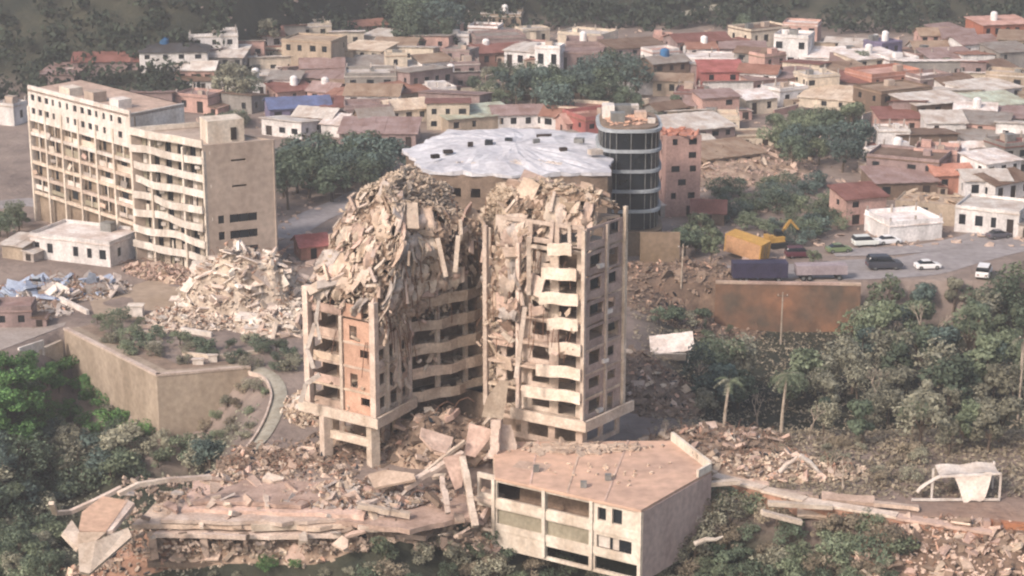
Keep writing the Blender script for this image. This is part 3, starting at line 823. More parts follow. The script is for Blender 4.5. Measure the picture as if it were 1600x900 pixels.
# ---------------------------------------------------------------- rubble heaps
def heap(label, cx, cy, rx, ry, h, rot, n, mats, mass, group=None, size=(.8, 2.6), z0=None, small_n=500, seed=3, cat='rubble heap'):
    zb = tz(cx, cy) if z0 is None else z0
    th = thing('rubble_heap', label, cat, (cx, cy, zb), group=group)
    def H(u, v):
        r2 = u * u + v * v; base = max(0, 1 - r2) ** .8
        q = Vector((u * rx * .35 + seed, v * ry * .35, seed * 1.7))
        return base * h * (.75 + .5 * noise.noise(q)) + (.5 * abs(noise.noise(q * 3)) * min(1, base * 3) * min(1, h / 2))
    cr, sr = math.cos(rot), math.sin(rot)
    def W(u, v):
        x = u * rx; y = v * ry; X = cx + x * cr - y * sr; Y = cy + x * sr + y * cr
        g = tz(X, Y) if z0 is None else z0
        return Vector((X, Y, g + H(u, v) - .15))
    mb = MB(); n1 = 30; pts = {}
    for a in range(n1 + 1):
        for b_ in range(n1 + 1):
            u, v = a / n1 * 2 - 1, b_ / n1 * 2 - 1
            l = math.hypot(u, v); k_ = max(abs(u), abs(v)) / l if l > 1e-6 else 1
            pts[a, b_] = len(mb.v); mb.v.append(tuple(W(u * k_, v * k_)))
    for a in range(n1):
        for b_ in range(n1): mb.f.append((pts[a, b_], pts[a + 1, b_], pts[a + 1, b_ + 1], pts[a, b_ + 1]))
    mb.build('rubble_mound', mass, th, kind='stuff')
    for _ in range(n):
        a = uni(0, 6.28); r_ = math.sqrt(rng.random()) * .97; p = W(r_ * math.cos(a), r_ * math.sin(a))
        L_ = uni(*size); place_chunk(th, p + Vector((0, 0, uni(0, .35))), rand_rot(.5), (L_, L_ * uni(.35, .85), uni(.7, 1.9)), rng.choice(mats))
    mb = MB()
    for _ in range(small_n):
        a = uni(0, 6.28); r_ = math.sqrt(rng.random()) * 1.05; p = W(min(1, r_) * math.cos(a), min(1, r_) * math.sin(a))
        L_ = uni(.25, .9); chunk_into(mb, p + Vector((0, 0, uni(.1, .35))), rand_rot(.6), (L_, L_ * uni(.35, .9), uni(.1, .3)))
    mb.build('small_debris', rng.choice(mats), th, kind='stuff')
    for m_, f_ in ((M_CONCD, .25), (M_SALMON, .08), (M_GLASS, .05)):
        mb = MB()
        for _ in range(int(small_n * f_)):
            a = uni(0, 6.28); r_ = math.sqrt(rng.random()); p = W(r_ * math.cos(a), r_ * math.sin(a)); L_ = uni(.25, 1.2); chunk_into(mb, p + Vector((0, 0, uni(.1, .5))), rand_rot(.6), (L_, L_ * uni(.2, .6), uni(.08, .25)))
        mb.build('small_debris', m_, th, kind='stuff')
    mb = MB()
    for _ in range(int(10 + n * .3)):
        a = uni(0, 6.28); r_ = math.sqrt(rng.random()) * .9; p = W(r_ * math.cos(a), r_ * math.sin(a)); L_ = uni(.8, 2.8); a2 = uni(0, 6.28); d_ = Vector((math.cos(a2), math.sin(a2), 0))
        mb.tube([p, p + d_ * L_ * .3 + Vector((0, 0, L_ * .45)), p + d_ * L_ * .7 + Vector((0, 0, L_ * .6)), p + d_ * L_ + Vector((0, 0, L_ * uni(.1, .6)))], .045, 4, False)
    mb.build('bent_bars', M_REBAR, th, kind='stuff')
    return th
# ---------------------------------------------------------------- two-storey podium building on the slope
PZ = 3.2
pod = [GP(772, 744, PZ), GP(1005, 796, PZ), GP(1112, 735, PZ), GP(1052, 688, PZ), GP(770, 690, PZ)]
podium = thing('podium_building', 'low cream building with flat dusty roof and open window bays below the tower', 'building', (pod[1].x, pod[1].y, -4.8))
FA, FB, FC = pod[0], pod[1], pod[2]
LF = (FB - FA).length
mb = MB(); mb.prism(inset(pod, [-.25, .1, .1, .1, .1]), PZ - .35, PZ); roofp = mb.build('roof', mat('dusty pink roof', '#cfac95', '#b89a88', .12, bump=.3, objvar=0), podium)
mb = MB(); bays = [(.02, .335), (.36, .655), (.68, .985)]
e, nin, _ = wall(mb, FA, FB, -5.6, PZ - .36, .35, [(bays[0][0] * LF, bays[0][1] * LF, .6, 2.55), (bays[1][0] * LF, bays[1][1] * LF, .6, 2.55),
     (.705 * LF, .76 * LF, .75, 2.3), (.80 * LF, .865 * LF, .7, 2.5),
     (bays[0][0] * LF, bays[0][1] * LF, -2.6, -.75), (bays[1][0] * LF, bays[1][1] * LF, -2.6, -.75), (.70 * LF, .93 * LF, -2.6, -1.0),
     (.69 * LF, .975 * LF, -5.2, -3.6), (.36 * LF, .655 * LF, -5.2, -3.9)])
mb.build('front_wall', M_CREAM, podium)
mb = MB(); wall(mb, FB, FC, -5.6, PZ - .36, .35, []); mb.build('side_wall', mat('mauve shaded render', '#c3aca2', '#ab948b', .2, bump=.2, objvar=0, streak=1), podium)  # side turned from the sun: its shade is painted as mauve
mb = MB(); wall(mb, pod[4], FA, -3, PZ - .36, .3); wall(mb, FC, pod[3], -3, PZ - .36, .3); wall(mb, pod[3], pod[4], -3, PZ - .36, .3); mb.build('rear_wall', M_CONC, podium)
for z in (-.6, -3.2):
    mb = MB(); mb.prism(inset(pod, .4), z - .25, z); mb.build('floor_slab', M_CONCD, podium)
nrmF = Vector((e.y, -e.x))
def pod_panel(s0, s1, z0, z1, back, m, name, th=.1):
    a = FA + e * (s0 * LF) - nrmF * back; b_ = FA + e * (s1 * LF) - nrmF * back
    mb = MB(); wall(mb, a, b_, z0, z1, th); return mb.build(name, m, podium)
M_GREYG = mat('grey green panel', '#a09784', '#8b8371', .3, bump=.1, objvar=.05)
for s0, s1 in bays[:2]: pod_panel(s0 - .005, s1 + .005, -2.65, -.7, .3, M_GREYG, 'wall_panel')
for a_, b_ in ((.705, .78), (.80, .84)): pod_panel(a_, b_, -2.5, -1.1, .3, M_WHITE, 'window_frame', .08)
pod_panel(.70, .93, -2.62, -.98, .42, M_GLASS, 'window_pane')
pod_panel(.7, .77, .7, 2.35, .4, M_GLASS, 'window_pane'); pod_panel(.795, .87, .65, 2.55, .4, M_GLASS, 'window_pane')
for s in (.0, .3475, .667, .985):
    a = FA + e * (s * LF) + nrmF * .08; mb = MB(); mb.box((a.x, a.y, -1.2), (.42, .42, 8.2), Matrix.Rotation(math.atan2(e.y, e.x), 3, 'Z')); mb.build('pier', M_CREAM, podium)
for z, h in ((-.35, .95), (-3.15, .9)):
    pod_panel(.0, .99, z - h / 2 + .25, z + h / 2 + .25, -.12, M_CREAM, 'spandrel', .1)
inner = inset(pod, [3.4, 3, 3, 3, 3]); mb = MB(); wall(mb, inner[0], inner[1], -5, PZ - .4, .2); mb.build('inner_wall', M_INNER, podium)
# roof edge wall on the far right and blocks on the roof
pr = [FC, pod[3]]
mb = MB(); wall(mb, FC, pod[3], PZ + .004, PZ + 1.1, .35, [(3.0, 3.5, PZ + .3, PZ + .8), (4.2, 4.7, PZ + .3, PZ + .8)]); mb.build('parapet', M_CREAM, podium)
mb = MB(); wall(mb, FB + (FC - FB) * .8, FC, PZ + .004, PZ + .9, .3); mb.build('parapet', M_CREAM, podium)
def roofbits(parent, poly, z, n, mats, size=(.4, 1.8)):
    mb = MB(); A = [Vector(p) for p in poly]
    for _ in range(n):
        w = [rng.random() ** 1.5 + .01 for _ in A]; s_ = sum(w); p = sum((a * (x / s_) for a, x in zip(A, w)), Vector((0, 0)))
        L_ = uni(*size)
        chunk_into(mb, (p.x, p.y, z + .12), rand_rot(.25), (L_, L_ * uni(.3, .9), uni(.1, .35)))
    return mb.build('small_debris', rng.choice(mats), parent, kind='stuff')
for (x0, y0, x1, y1, m_) in ((800, 720, 850, 730, M_CONCP),):
    q4 = [GP(x0, y1, PZ), GP(x1, y1 + 8, PZ), GP(x1 + 12, y0 + 6, PZ), GP(x0 + 12, y0, PZ)]; mb = MB(); mb.prism(q4, PZ - .02, PZ + .03); mb.build('roof_patch', m_, roofp)
for s in (.25, .5, .75):
    a_ = FA + (FB - FA) * s; b2 = pod[4] + (pod[3] - pod[4]) * s; mb = MB(); mb.beam((a_.x, a_.y, PZ + .03), (b2.x, b2.y, PZ + .03), .22, .08); mb.build('roof_seam', M_CONCP, roofp)
for s, t in ((.3, .4), (.62, .25), (.8, .6)):
    a_ = FA + (FB - FA) * s + (pod[4] - FA) * t; mb = MB(); mb.box((a_.x, a_.y, PZ + .35), (.7, .7, .7)); mb.build('roof_vent', M_STEEL, roofp)
roofbits(podium, [FA, FB, FC, pod[3], pod[4]], PZ, 40, [M_CONCP], (.15, .6))
roofbits(podium, [pod[3], pod[4], (pod[3] + FC) / 2, (pod[4] + FA) / 2, (pod[3] + pod[4]) / 2 - Vector((0, 3))], PZ, 160, [M_CONC])
# broken porch on the left of the front wall
mb = MB(); a = FA - e * 2.6 - nrmF * .5; wall(mb, a, FA - nrmF * .5, -1, PZ - .2, .3, [(.35, 2.3, .6, 2.4)]); mb.build('porch_wall', M_CREAM, podium)
mb = MB(); mb.prism([a + nrmF * .6, FA - e * .1 + nrmF * .3, FA - e * .1 - nrmF * 2.5, a - nrmF * 2.5], -.3, .1); mb.build('porch_floor', M_CONCL, podium)
# ---------------------------------------------------------------- pancaked annex in front of the left arm
annex = thing('collapsed_annex', 'long low annex flattened into stacked slabs, in front of the tower', 'collapsed building', (*GP(430, 800, -1.5), -6.5))
def slab_px(pix, z, th, m, name='floor_slab', dz=None, jag=0):
    poly = [GP(x, y, z) for x, y in pix]
    if jag: poly = ragged(poly, jag, 1.4, int(z * 10) + len(pix))
    dzs = [0] * len(poly) if dz is None or jag else dz
    mb = MB(); mb.prism(poly, [z - th + d for d in dzs], [z + d for d in dzs]); return mb.build(name, m, annex)
CW = lambda l: l[::-1]
slab_px([(283, 796), (568, 806), (600, 772), (575, 738), (385, 736), (300, 752)], -.6, .7, M_CONCP, 'roof_slab', jag=.5)
slab_px([(205, 820), (500, 824), (645, 812), (640, 785), (300, 775), (240, 788)], -1.65, .55, M_CONC, jag=.5)
slab_px([(238, 834), (420, 837), (560, 834), (580, 800), (300, 786)], -2.5, .55, M_CONCL, jag=.25)
slab_px([(230, 880), (420, 884), (560, 870), (690, 850), (640, 800), (260, 820)], -6.2, .6, M_CONCD, jag=.4)
slab_px([(500, 812), (640, 828), (748, 806), (728, 772), (600, 765), (540, 780)], -1.2, .6, M_CONCP, jag=.5)
slab_px([(560, 852), (700, 848), (760, 822), (720, 800), (580, 812)], -4.0, .6, M_CONC, jag=.4)
slab_px([(250, 812), (440, 818), (600, 806), (650, 786), (420, 770), (280, 780)], -1.05, .45, M_CONCL, jag=.7)
slab_px([(300, 784), (470, 790), (560, 772), (520, 752), (380, 748)], -.05, .45, M_CONCP, jag=.6)
slab_px([(560, 832), (665, 838), (690, 812), (640, 800), (560, 806)], -2.9, .6, M_CONC, jag=.2)
for x in (238, 318, 404, 470, 540, 612):
    p = GP(x, 838, -2.8); mb = MB(); mb.box((p.x, p.y + .7, -4.4), (.85, .7, 2.75), Matrix.Rotation(uni(-.1, .1), 3, 'Y')); mb.build('column', M_CONC, annex)
a, b_ = GP(235, 858, -6), GP(640, 850, -6)
mb = MB(); wall(mb, a + Vector((0, 5)), b_ + Vector((0, 5)), -6.5, -1.5, .3); mb.build('inner_wall', M_CONCD, annex)
for (x, y, w, h) in [(430, 823, 5.4, .8), (330, 806, 3.2, .9), (350, 838, 5, .5), (590, 826, 4.5, .7)]:
    p = G(x, y, -1.8); mb = MB(); mb.box(p, (w, .45, h), Matrix.Rotation(uni(-.06, .06), 3, 'Y') @ Matrix.Rotation(uni(-.1, .1), 3, 'Z')); mb.build('edge_beam', M_CONCL, annex)
# the big tilted block at the far left: two plates folded over
def plate(pts, th, m, name):
    P3 = [Vector(p) for p in pts]; n3 = (P3[1] - P3[0]).cross(P3[-1] - P3[0]).normalized() * th
    n = len(P3); mb = MB(); mb.add(P3 + [p - n3 for p in P3], [tuple(range(n)), tuple(range(2 * n - 1, n - 1, -1))] + [(n + i, n + (i + 1) % n, (i + 1) % n, i) for i in range(n)])
    return mb.build(name, m, annex)
M_FOLD = mat('warm tan slab face', '#c9a88f', '#b69680', .2, bump=.2, objvar=.03)
plate([atY(122, 830, 199), atY(166, 830, 199.5), atY(200, 782, 206), atY(160, 775, 206.5), atY(128, 800, 203)], .5, M_FOLD, 'tilted_slab')
plate([atY(98, 832, 198.5), atY(122, 858, 197.5), atY(124, 829, 199), atY(112, 812, 201)], .5, M_CONCL, 'tilted_slab')
plate([atY(124, 893, 195), atY(140, 896, 195), atY(206, 838, 199.5), atY(200, 824, 200.5), atY(150, 845, 198), atY(122, 850, 197.5)], .6, M_CONCL, 'tilted_slab')
plate([atY(122, 850, 197.6), atY(150, 845, 198), atY(166, 831, 199.4), atY(122, 831, 198.9)], .4, M_CONCP, 'tilted_slab')
plate([atY(166, 830, 199.6), atY(176, 828, 199.8), atY(210, 786, 206), atY(198, 780, 206.2)], .5, M_CONCL, 'tilted_slab')
# bent guard strip sticking out to the left
for pts in ([(80, 786), (86, 802), (110, 800), (150, 782), (190, 762)], [(185, 772), (215, 757), (260, 750), (330, 745)]):
    P3 = [atY(x, y, 206 + i * 1.6) for i, (x, y) in enumerate(pts)]
    for a, b_ in zip(P3, P3[1:]):
        mb = MB(); mb.beam(a, b_, .6, .45); mb.build('edge_beam', M_CONCL, annex)
mb = MB()
for _ in range(64):
    x = uni(190, 745); y = uni(742, 850); z = .2 - max(0, y - 775) * .04; L_ = uni(.6, 2.4)
    place_chunk(annex, G(x, y, z), rand_rot(.35), (L_, L_ * uni(.25, .7), uni(.7, 1.6)), rng.choice([M_CONC, M_CONCP, M_CONCL, M_CONCD, M_CONCG]))
for _ in range(1500):
    x = uni(190, 745); y = uni(745, 862); z = -.2 - max(0, y - 775) * .045
    if x > 600: z -= uni(0, 1)
    p = G(x, y, z + uni(-.9, .1)); L_ = uni(.25, 1.1); chunk_into(mb, p, rand_rot(.45), (L_, L_ * uni(.3, .8), uni(.12, .4)))
mb.build('small_debris', M_CONC, annex, kind='stuff')
# ---------------------------------------------------------------- heaps around the tower
p = G(690, 700, 0); heap('brown rubble slope spilling out between the arms of the tower', p.x, p.y, 10, 8.5, 6.2, .3, 90, [M_CONC, M_CONCP, M_CONCD, M_CONCL], M_RUBBLE, z0=-1.8, seed=5)
p = G(560, 690, 0); heap('rubble under the raised left arm of the tower', p.x + 2, p.y, 10, 8, 2.0, .4, 40, [M_CONC, M_CONCD], M_RUBBLE, z0=-.8, seed=8)
p = G(440, 715, 0); heap('reddish rubble strip beside the curved path', p.x, p.y, 8, 7, .9, .5, 60, [M_CONCP, M_CONC, M_CONCD], M_RUBBLE, z0=-.6, seed=11, size=(.4, 1.5))
p = G(745, 815, -4); heap('steep rubble cone against the broken porch of the cream building', p.x, p.y, 7.5, 5, 6.0, .2, 70, [M_CONC, M_CONCP, M_CONCL], M_RUBBLE, z0=-6.5, seed=14)
p = G(240, 885, -9); heap('pinkish broken bricks below the folded slab of the annex', p.x, p.y, 13, 5, 2.2, .05, 80, [M_CONCP, M_SALMON, M_CONC], M_EARTHR, seed=17)
p = G(470, 868, -6.4); heap('dusty debris apron along the foot of the annex', p.x, p.y + 1, 19, 4.5, 1.8, .02, 90, [M_CONC, M_CONCP], M_RUBBLE, seed=19)
p = G(470, 742, -.6); heap('flat spread of broken tiles on the annex deck before the tower leg', p.x, p.y, 12, 5, .7, .1, 70, [M_CONCP, M_CONC, M_CONCL], M_RUBBLE, z0=-.75, seed=81, size=(.5, 1.8), small_n=700)
p = G(560, 772, -.6); heap('layered chips at the right end of the annex deck', p.x, p.y, 9, 5, 1.0, .1, 60, [M_CONCP, M_CONC, M_CONCG], M_RUBBLE, z0=-.9, seed=83, size=(.6, 2.4), small_n=500)
# leaning beams and plates on the slope
beams = [((632, 762), (722, 708), 213, 217, .8, .5, M_CONCL, 'long pale beam leaning on the rubble slope'), ((775, 655), (772, 716), 219, 218, 1.1, .8, M_CONCL, 'upright pale pillar stub beside the tower recess'),
         ((722, 715), (742, 820), 213.5, 207, .7, .6, M_CONCL, 'tall thin pillar standing out of the rubble cone'), ((690, 745), (700, 800), 211, 208, .6, .5, M_CONCL, 'short pillar in the rubble left of the porch'),
         ((655, 745), (725, 690), 216, 219, .4, .4, M_CONCL, 'thin pale beam above the long leaning beam'), ((560, 790), (640, 806), 209, 208.5, .8, .6, M_CONCL, 'pale beam lying across the end of the annex')]
for a, b_, Y0, Y1, w, h, m, lab in beams:
    A, B_ = atY(*a, Y0), atY(*b_, Y1); mb = MB(); d = B_ - A
    for t in range(5):
        s0, s1 = t / 5, (t + 1) / 5; j = Vector((uni(-.1, .1), uni(-.1, .1), uni(-.1, .1)))
        mb.beam(A + d * s0 + j, A + d * (s1 + .02) + j, w * uni(.85, 1.1), h * uni(.85, 1.1))
    tag(mb.build('fallen_beam', m), lab, 'beam')
for (x, y, Y, s, rx, ry, m, lab) in [(745, 690, 220, (2.4, 3.4, .35), 1.25, .25, M_CONCP, 'tall tilted wall plate leaning in the tower recess'), (715, 735, 214, (1.8, 3.2, .35), 1.2, -.35, M_CONCP, 'mauve tilted plate behind the thin pillar'),
                             (680, 690, 219, (3.2, 2.4, .4), .5, .4, M_CONC, 'broad fallen slab below the recess balconies'), (790, 690, 219.5, (2.2, 3.6, .3), 1.35, .1, M_CONCL, 'pale upright plate right of the pillar stub'),
                             (615, 745, 214, (4.6, 2.6, .4), .3, -.25, M_CONCP, 'fallen slab between leg and leaning beam'), (775, 625, 221.5, (2.0, 4.0, .35), 1.35, .2, M_CONC, 'grey panel slid down against the right arm')]:
    p = atY(x, y, Y); me_ = chunk_mesh('fallen_slab', m, int(x + y), .9)
    o = inst('fallen_slab', me_, None, Matrix.LocRotScale(p, (Matrix.Rotation(ry, 3, 'Y') @ Matrix.Rotation(rx, 3, 'X')).to_quaternion(), Vector((s[0] * 1.15, s[1] * 1.15, s[2]))))
    tag(o, lab, 'slab')
# ---------------------------------------------------------------- slab block with wavy balconies (left middle)
zc = 0.0
SN = GP(325, 434, zc)                       # near corner
ff = SN + Vector((-math.cos(R(40)), math.sin(R(40)))) * 17.6     # far end of balcony facade
rr = SN + Vector((math.cos(R(24)), math.sin(R(24)))) * 11.9      # right end
M_BALC = mat('pale balcony render', '#e0d9d0', '#b5a99d', .5, bump=.2, objvar=.06, streak=1)
HB = 21.6; FLB = HB / 8
blk = thing('apartment_block', 'eight storey cream block with wavy balconies and plain tan end wall', 'apartment block', (SN.x, SN.y, 0))
back = ff + (rr - SN)
mb = MB(); mb.prism([SN + Vector((-.05, .6)), rr + Vector((-.02, .02)), back, ff], HB - .5, HB - .2); mb.build('roof', M_TAN, blk)
mb = MB(); wall(mb, SN, rr, -1, HB + .1, .3, [(a, b_, z, z + 1.35) for z in (FLB * 1 + .6, FLB * 2 + .6, FLB * 3 + .6) for a, b_ in ((2.1, 3.1), (4.0, 8.6))] + [(4.6, 7.0, FLB * 5 + 1.0, FLB * 5 + 1.35), (4.6, 7.0, FLB * 7 - .2, FLB * 7 + .15)])
mb.build('end_wall', M_TAN, blk)
e2, n2, L2 = (rr - SN).normalized(), None, (rr - SN).length
n2 = Vector((e2.y, -e2.x))
for z in (FLB * 1 + .6, FLB * 2 + .6, FLB * 3 + .6):
    for a, b_ in ((2.1, 3.1), (4.0, 5.5), (5.65, 7.1), (7.25, 8.6)):
        mb = MB(); wall(mb, SN + e2 * a - n2 * .2, SN + e2 * b_ - n2 * .2, z, z + 1.35, .06); mb.build('window', M_GLASS, blk)
mb = MB(); wall(mb, rr, back, -1, HB, .3); wall(mb, back, ff, -1, HB, .3); mb.build('rear_wall', M_TAN, blk)
eF = (SN - ff).normalized(); LFb = (SN - ff).length; nF = Vector((eF.y, -eF.x))
mb = MB(); wall(mb, ff - nF * 1.3, SN - nF * 1.3, -1, HB - .3, .25, [(s, s + 1.5, FLB * k + .2, FLB * k + 2.1) for k in range(8) for s in (1, 4, 7, 10, 13, 15.6)]); mb.build('facade_wall', mat('cream shaded facade', '#b8ab9c', '#978a7c', .3, bump=.1, objvar=0), blk)  # cream toned down in colour for the shade behind the balconies
mb = MB(); wall(mb, ff - nF * 1.7, SN - nF * 1.7, -1, HB - .3, .1); mb.build('dark_rooms', M_GLASS, blk)  # dark sheet stands in for the unlit rooms behind the openings
for k in range(1, 9):
    z = FLB * k; n = 22; pts = []
    for t in range(n + 1):
        s = t / n; bul = .35 * math.sin(s * 5.2 + .9 * k) + .18 * math.sin(s * 13 + k * 2)
        pts.append((ff + eF * (s * LFb) + nF * (bul + .25), .22 * math.sin(s * 7.5 + k * 1.7) * (1 if 1 < k < 8 else .2)))
    par = MB(); fl = MB()
    for t in range(n):
        (p, a_), (q, b2) = pts[t], pts[t + 1]
        par.prism([p, q, q - nF * .2, p - nF * .2], [z - .35 + a_, z - .35 + b2, z - .35 + b2, z - .35 + a_], [z + .85 + a_, z + .85 + b2, z + .85 + b2, z + .85 + a_])
        fl.prism([p - nF * .21, q - nF * .21, ff + eF * ((t + 1) / n * LFb) - nF * 1.29, ff + eF * (t / n * LFb) - nF * 1.29], z - .3 + a_, z - .1 + a_)
    bo = par.build('balcony', M_BALC, blk); fl.build('balcony_floor', M_CREAM, bo)
for s in (.0, .27, .72, 1.0):
    p = ff + eF * (s * LFb) - nF * .35; mb = MB(); mb.box((p.x, p.y, HB / 2 - .5), (.4, .8, HB - .6), Matrix.Rotation(math.atan2(eF.y, eF.x), 3, 'Z')); mb.build('pier', M_CREAM, blk)
for k in range(8):
    for s in (1, 4, 7, 10, 13, 15.6):
        if rng.random() < .45:
            a = ff + eF * (s + uni(0, .5)) - nF * 1.36; b_ = ff + eF * (s + uni(.8, 1.5)) - nF * 1.36; mb = MB(); wall(mb, a, b_, FLB * k + .25, FLB * k + uni(1.4, 2.05), .06); mb.build('shutter', rng.choice([M_CREAM, M_CONCG, M_WHITE, M_GREYG]), blk)
        if rng.random() < .25:
            a = ff + eF * (s + 2.1) - nF * 1.0; mb = MB(); mb.box((a.x, a.y, FLB * k + 1.5), (.8, .5, .55)); mb.build('air_conditioner', M_WHITE, blk)
# stair house and roof edge
pp = SN + (rr - SN) * .33 + (ff - SN) * .18
mb = MB(); rz = Matrix.Rotation(math.atan2(e2.y, e2.x), 3, 'Z'); mb.box((pp.x + 1.2, pp.y + 2.3, HB + 1.6), (6.0, 4.6, 3.7), rz); st = mb.build('stair_house', M_CREAM, blk)
mb = MB(); q = Vector((pp.x + 1.2, pp.y + 2.3)) + n2 * 2.35 + e2 * 1.2; mb.box((q.x, q.y, HB + 1.2), (.9, .25, 2.0), rz); mb.build('door', M_DARK, st)
mb = MB(); wall(mb, ff + (SN - ff) * .0 - nF * .1, ff + (SN - ff) * .8 - nF * .1, HB - .2, HB + .75, .25); wall(mb, back, ff, HB - .2, HB + .8, .25); mb.build('parapet', M_CREAM, blk)
# ---------------------------------------------------------------- lattice-fronted block further left
LA = ff + Vector((-.4, 2.2)); LB = LA + Vector((-math.cos(R(47)), math.sin(R(47)))) * 33
lat = thing('lattice_block', 'white block with gridded concrete front, left of the balcony block', 'apartment block', (LA.x, LA.y, 0))
eL = (LA - LB).normalized(); LL = (LA - LB).length; nL = Vector((eL.y, -eL.x)); HL = 24.0
ba, bb = LA + Vector((.62, .785)) * 12, LB + Vector((.62, .785)) * 12
mb = MB(); mb.prism([LB, LA, ba, bb], HL - .4, HL); mb.build('roof', M_CONCP, lat)
mb = MB(); wall(mb, LA, ba, -1, HL + .2, .3); wall(mb, ba, bb, -1, HL, .3); wall(mb, bb, LB, -1, HL, .3); mb.build('rear_wall', M_WHITE, lat)
mb = MB(); wall(mb, LB - nL * .9, LA - nL * .9, -1, HL - .4, .2); mb.build('recess_wall', mat('dim recess wall', '#9b8a78', '#7a6a5b', .4, bump=.2, objvar=0), lat)  # recess coloured darker than the white front to imitate shade
# upper two floors: solid wall with small windows
holes = []
for zz in (HL - 1.9, HL - 4.3):
    for s in np.arange(1.0, LL - 1.5, 2.35): holes.append((s, s + (1.2 if int(s) % 2 else .8), zz, zz + 1.1))
mb = MB(); wall(mb, LB, LA, HL - 5.2, HL + .7, .3, holes); upw = mb.build('upper_wall', M_WHITE, lat)
for h in holes:
    a = LB + eL * h[0] - nL * .2; b_ = LB + eL * h[1] - nL * .2; mb = MB(); wall(mb, a, b_, h[2], h[3], .05); mb.build('window', M_GLASS, lat)
# grid of piers and beams below
for z in (HL - 5.3, HL - 7.9, HL - 10.5, HL - 13.1, HL - 15.7, HL - 18.6):
    mb = MB(); wall(mb, LB + nL * .08, LA + nL * .08, z - .28, z + .28, .45); mb.build('grid_beam', M_WHITE if z > HL - 9 else M_CONCL, lat)
for k, s in enumerate(np.linspace(0, LL, 7)):
    a = LB + eL * float(s); mb = MB(); mb.box((a.x - nL.x * .1, a.y - nL.y * .1, HL / 2 - 3), (.5, .6, HL - 6.0 + 5.8), Matrix.Rotation(math.atan2(eL.y, eL.x), 3, 'Z')); mb.build('grid_pier', M_CREAM, lat)
for k in range(5):
    z = HL - 7.9 - 2.6 * k
    for j, s in enumerate(np.linspace(0, LL, 7)[:-1]):
        s = float(s)
        if rng.random() < .6:
            a = LB + eL * (s + .25) - nL * .3; b_ = LB + eL * (s + LL / 6 - .25) - nL * .3; mb = MB()
            wall(mb, a, b_, z + .28, z + uni(.7, 1.5), .15); mb.build('balcony_front', rng.choice([M_CREAM, M_CONCL, M_GREYG, M_CONCG, M_WHITE]), lat)
        elif rng.random() < .6:
            a = LB + eL * (s + uni(.8, 2.8)) + nL * .1; q_ = Matrix.Rotation(uni(-.5, .5), 3, 'Y') @ Matrix.Rotation(math.atan2(eL.y, eL.x), 3, 'Z'); mb = MB(); mb.box((a.x, a.y, z + uni(.3, 1.6)), (uni(.8, 2.2), .12, uni(.5, 1.4)), q_); mb.build('broken_panel', rng.choice([M_CONCG, M_CREAM, M_CONCP]), lat)
        a = LB + eL * (s + uni(.6, 1.2)) - nL * .78; b_ = LB + eL * (s + uni(1.6, 2.6)) - nL * .78; mb = MB(); wall(mb, a, b_, z + .4, z + 2.2, .08); mb.build('window', M_GLASS, lat)
        if rng.random() < .6:
            a = LB + eL * (s + LL / 12); mb = MB(); mb.box((a.x - nL.x * .15, a.y - nL.y * .15, z + 1.3), (.22, .3, 2.0)); mb.build('mullion', M_CREAM, lat)
for s, w, h in ((.32, 3.4, 1.5), (.56, 3.0, 1.8), (.8, 2.8, 1.6)):
    p = LB + eL * (s * LL) - nL * 2.5; mb = MB(); mb.box((p.x, p.y, HL + h / 2), (w, 2.6, h), Matrix.Rotation(math.atan2(eL.y, eL.x), 3, 'Z')); mb.build('roof_box', rng.choice([M_WHITE, M_CREAM, M_TAN]), lat)
# lower wing behind, between the two blocks' roofs
# ---------------------------------------------------------------- curved dark-glass building behind the tower
gcx = G(984, 402, 0); gx, gy = gcx.x, gcx.y + 9
glass = thing('glass_building', 'curved dark glass building with pale floor bands, right behind the tower', 'office building', (gx, gy, 0))
fl = 3.4; PB = 4.2
def arc(rx, ry, n=30): return [Vector((gx + rx * math.copysign(abs(math.cos(t)) ** .55, math.cos(t)), gy + ry * math.copysign(abs(math.sin(t)) ** .55, math.sin(t)))) for t in np.linspace(-math.pi, math.pi, n, endpoint=False)]
GRX, GRY = 5.5, 8.0
BAND = mat('blue grey band', '#a7acb0', '#8f9498', .3, bump=0, objvar=.05)
mb = MB(); mb.prism(arc(GRX + .3, GRY + .3, 48), -1, PB); mb.build('plinth', mat('brown rendered wall', '#8d7a68', '#74634f', .2, bump=.3, objvar=0), glass)
for k in range(5):
    z = PB + k * fl
    mb = MB(); mb.prism(arc(GRX - .5, GRY - .5, 48), z + .2, z + fl - .3); g_ = mb.build('glass_band', M_GLASS, glass)
    mb = MB(); mb.prism(arc(GRX, GRY, 48), z + fl - .3, z + fl + .2); mb.build('floor_band', BAND, glass)
    mul = arc(GRX - .42, GRY - .42, 48)
    for j in range(0, 48, 2):
        p = mul[j]
        if p.y < gy + 2:
            mb = MB(); mb.box((p.x, p.y, z + fl / 2 - .05), (.12, .16, fl - .5)); mb.build('mullion', M_STEEL, glass)
ZG = PB + 5 * fl + .2
mb = MB(); mb.prism(arc(GRX - .6, GRY - .6, 48), ZG, ZG + .3); mb.build('roof', M_CONCD, glass)
for (dx, dy, w, d_, h) in ((-2, -2, 2.4, 2, 1.6), (2, 1, 2, 2, 1.2), (-1, 3, 3, 2, 2.0), (3.6, -3, 1.2, 1, .8), (-3.4, 2, 2, 3, 2.2), (0, 6, 4, 2, 1.4)):
    mb = MB(); mb.box((gx + dx, gy + dy, ZG + .3 + h / 2), (w, d_, h)); mb.build('roof_unit', rng.choice([M_STEEL, M_CONCP, M_WHITE]), glass)
roofbits(glass, [Vector((gx + a_, gy + b2)) for a_, b2 in ((-4, -6), (4, -6), (4, 6), (-4, 6))], ZG + .3, 90, [M_SALMON], (.4, 1.8))
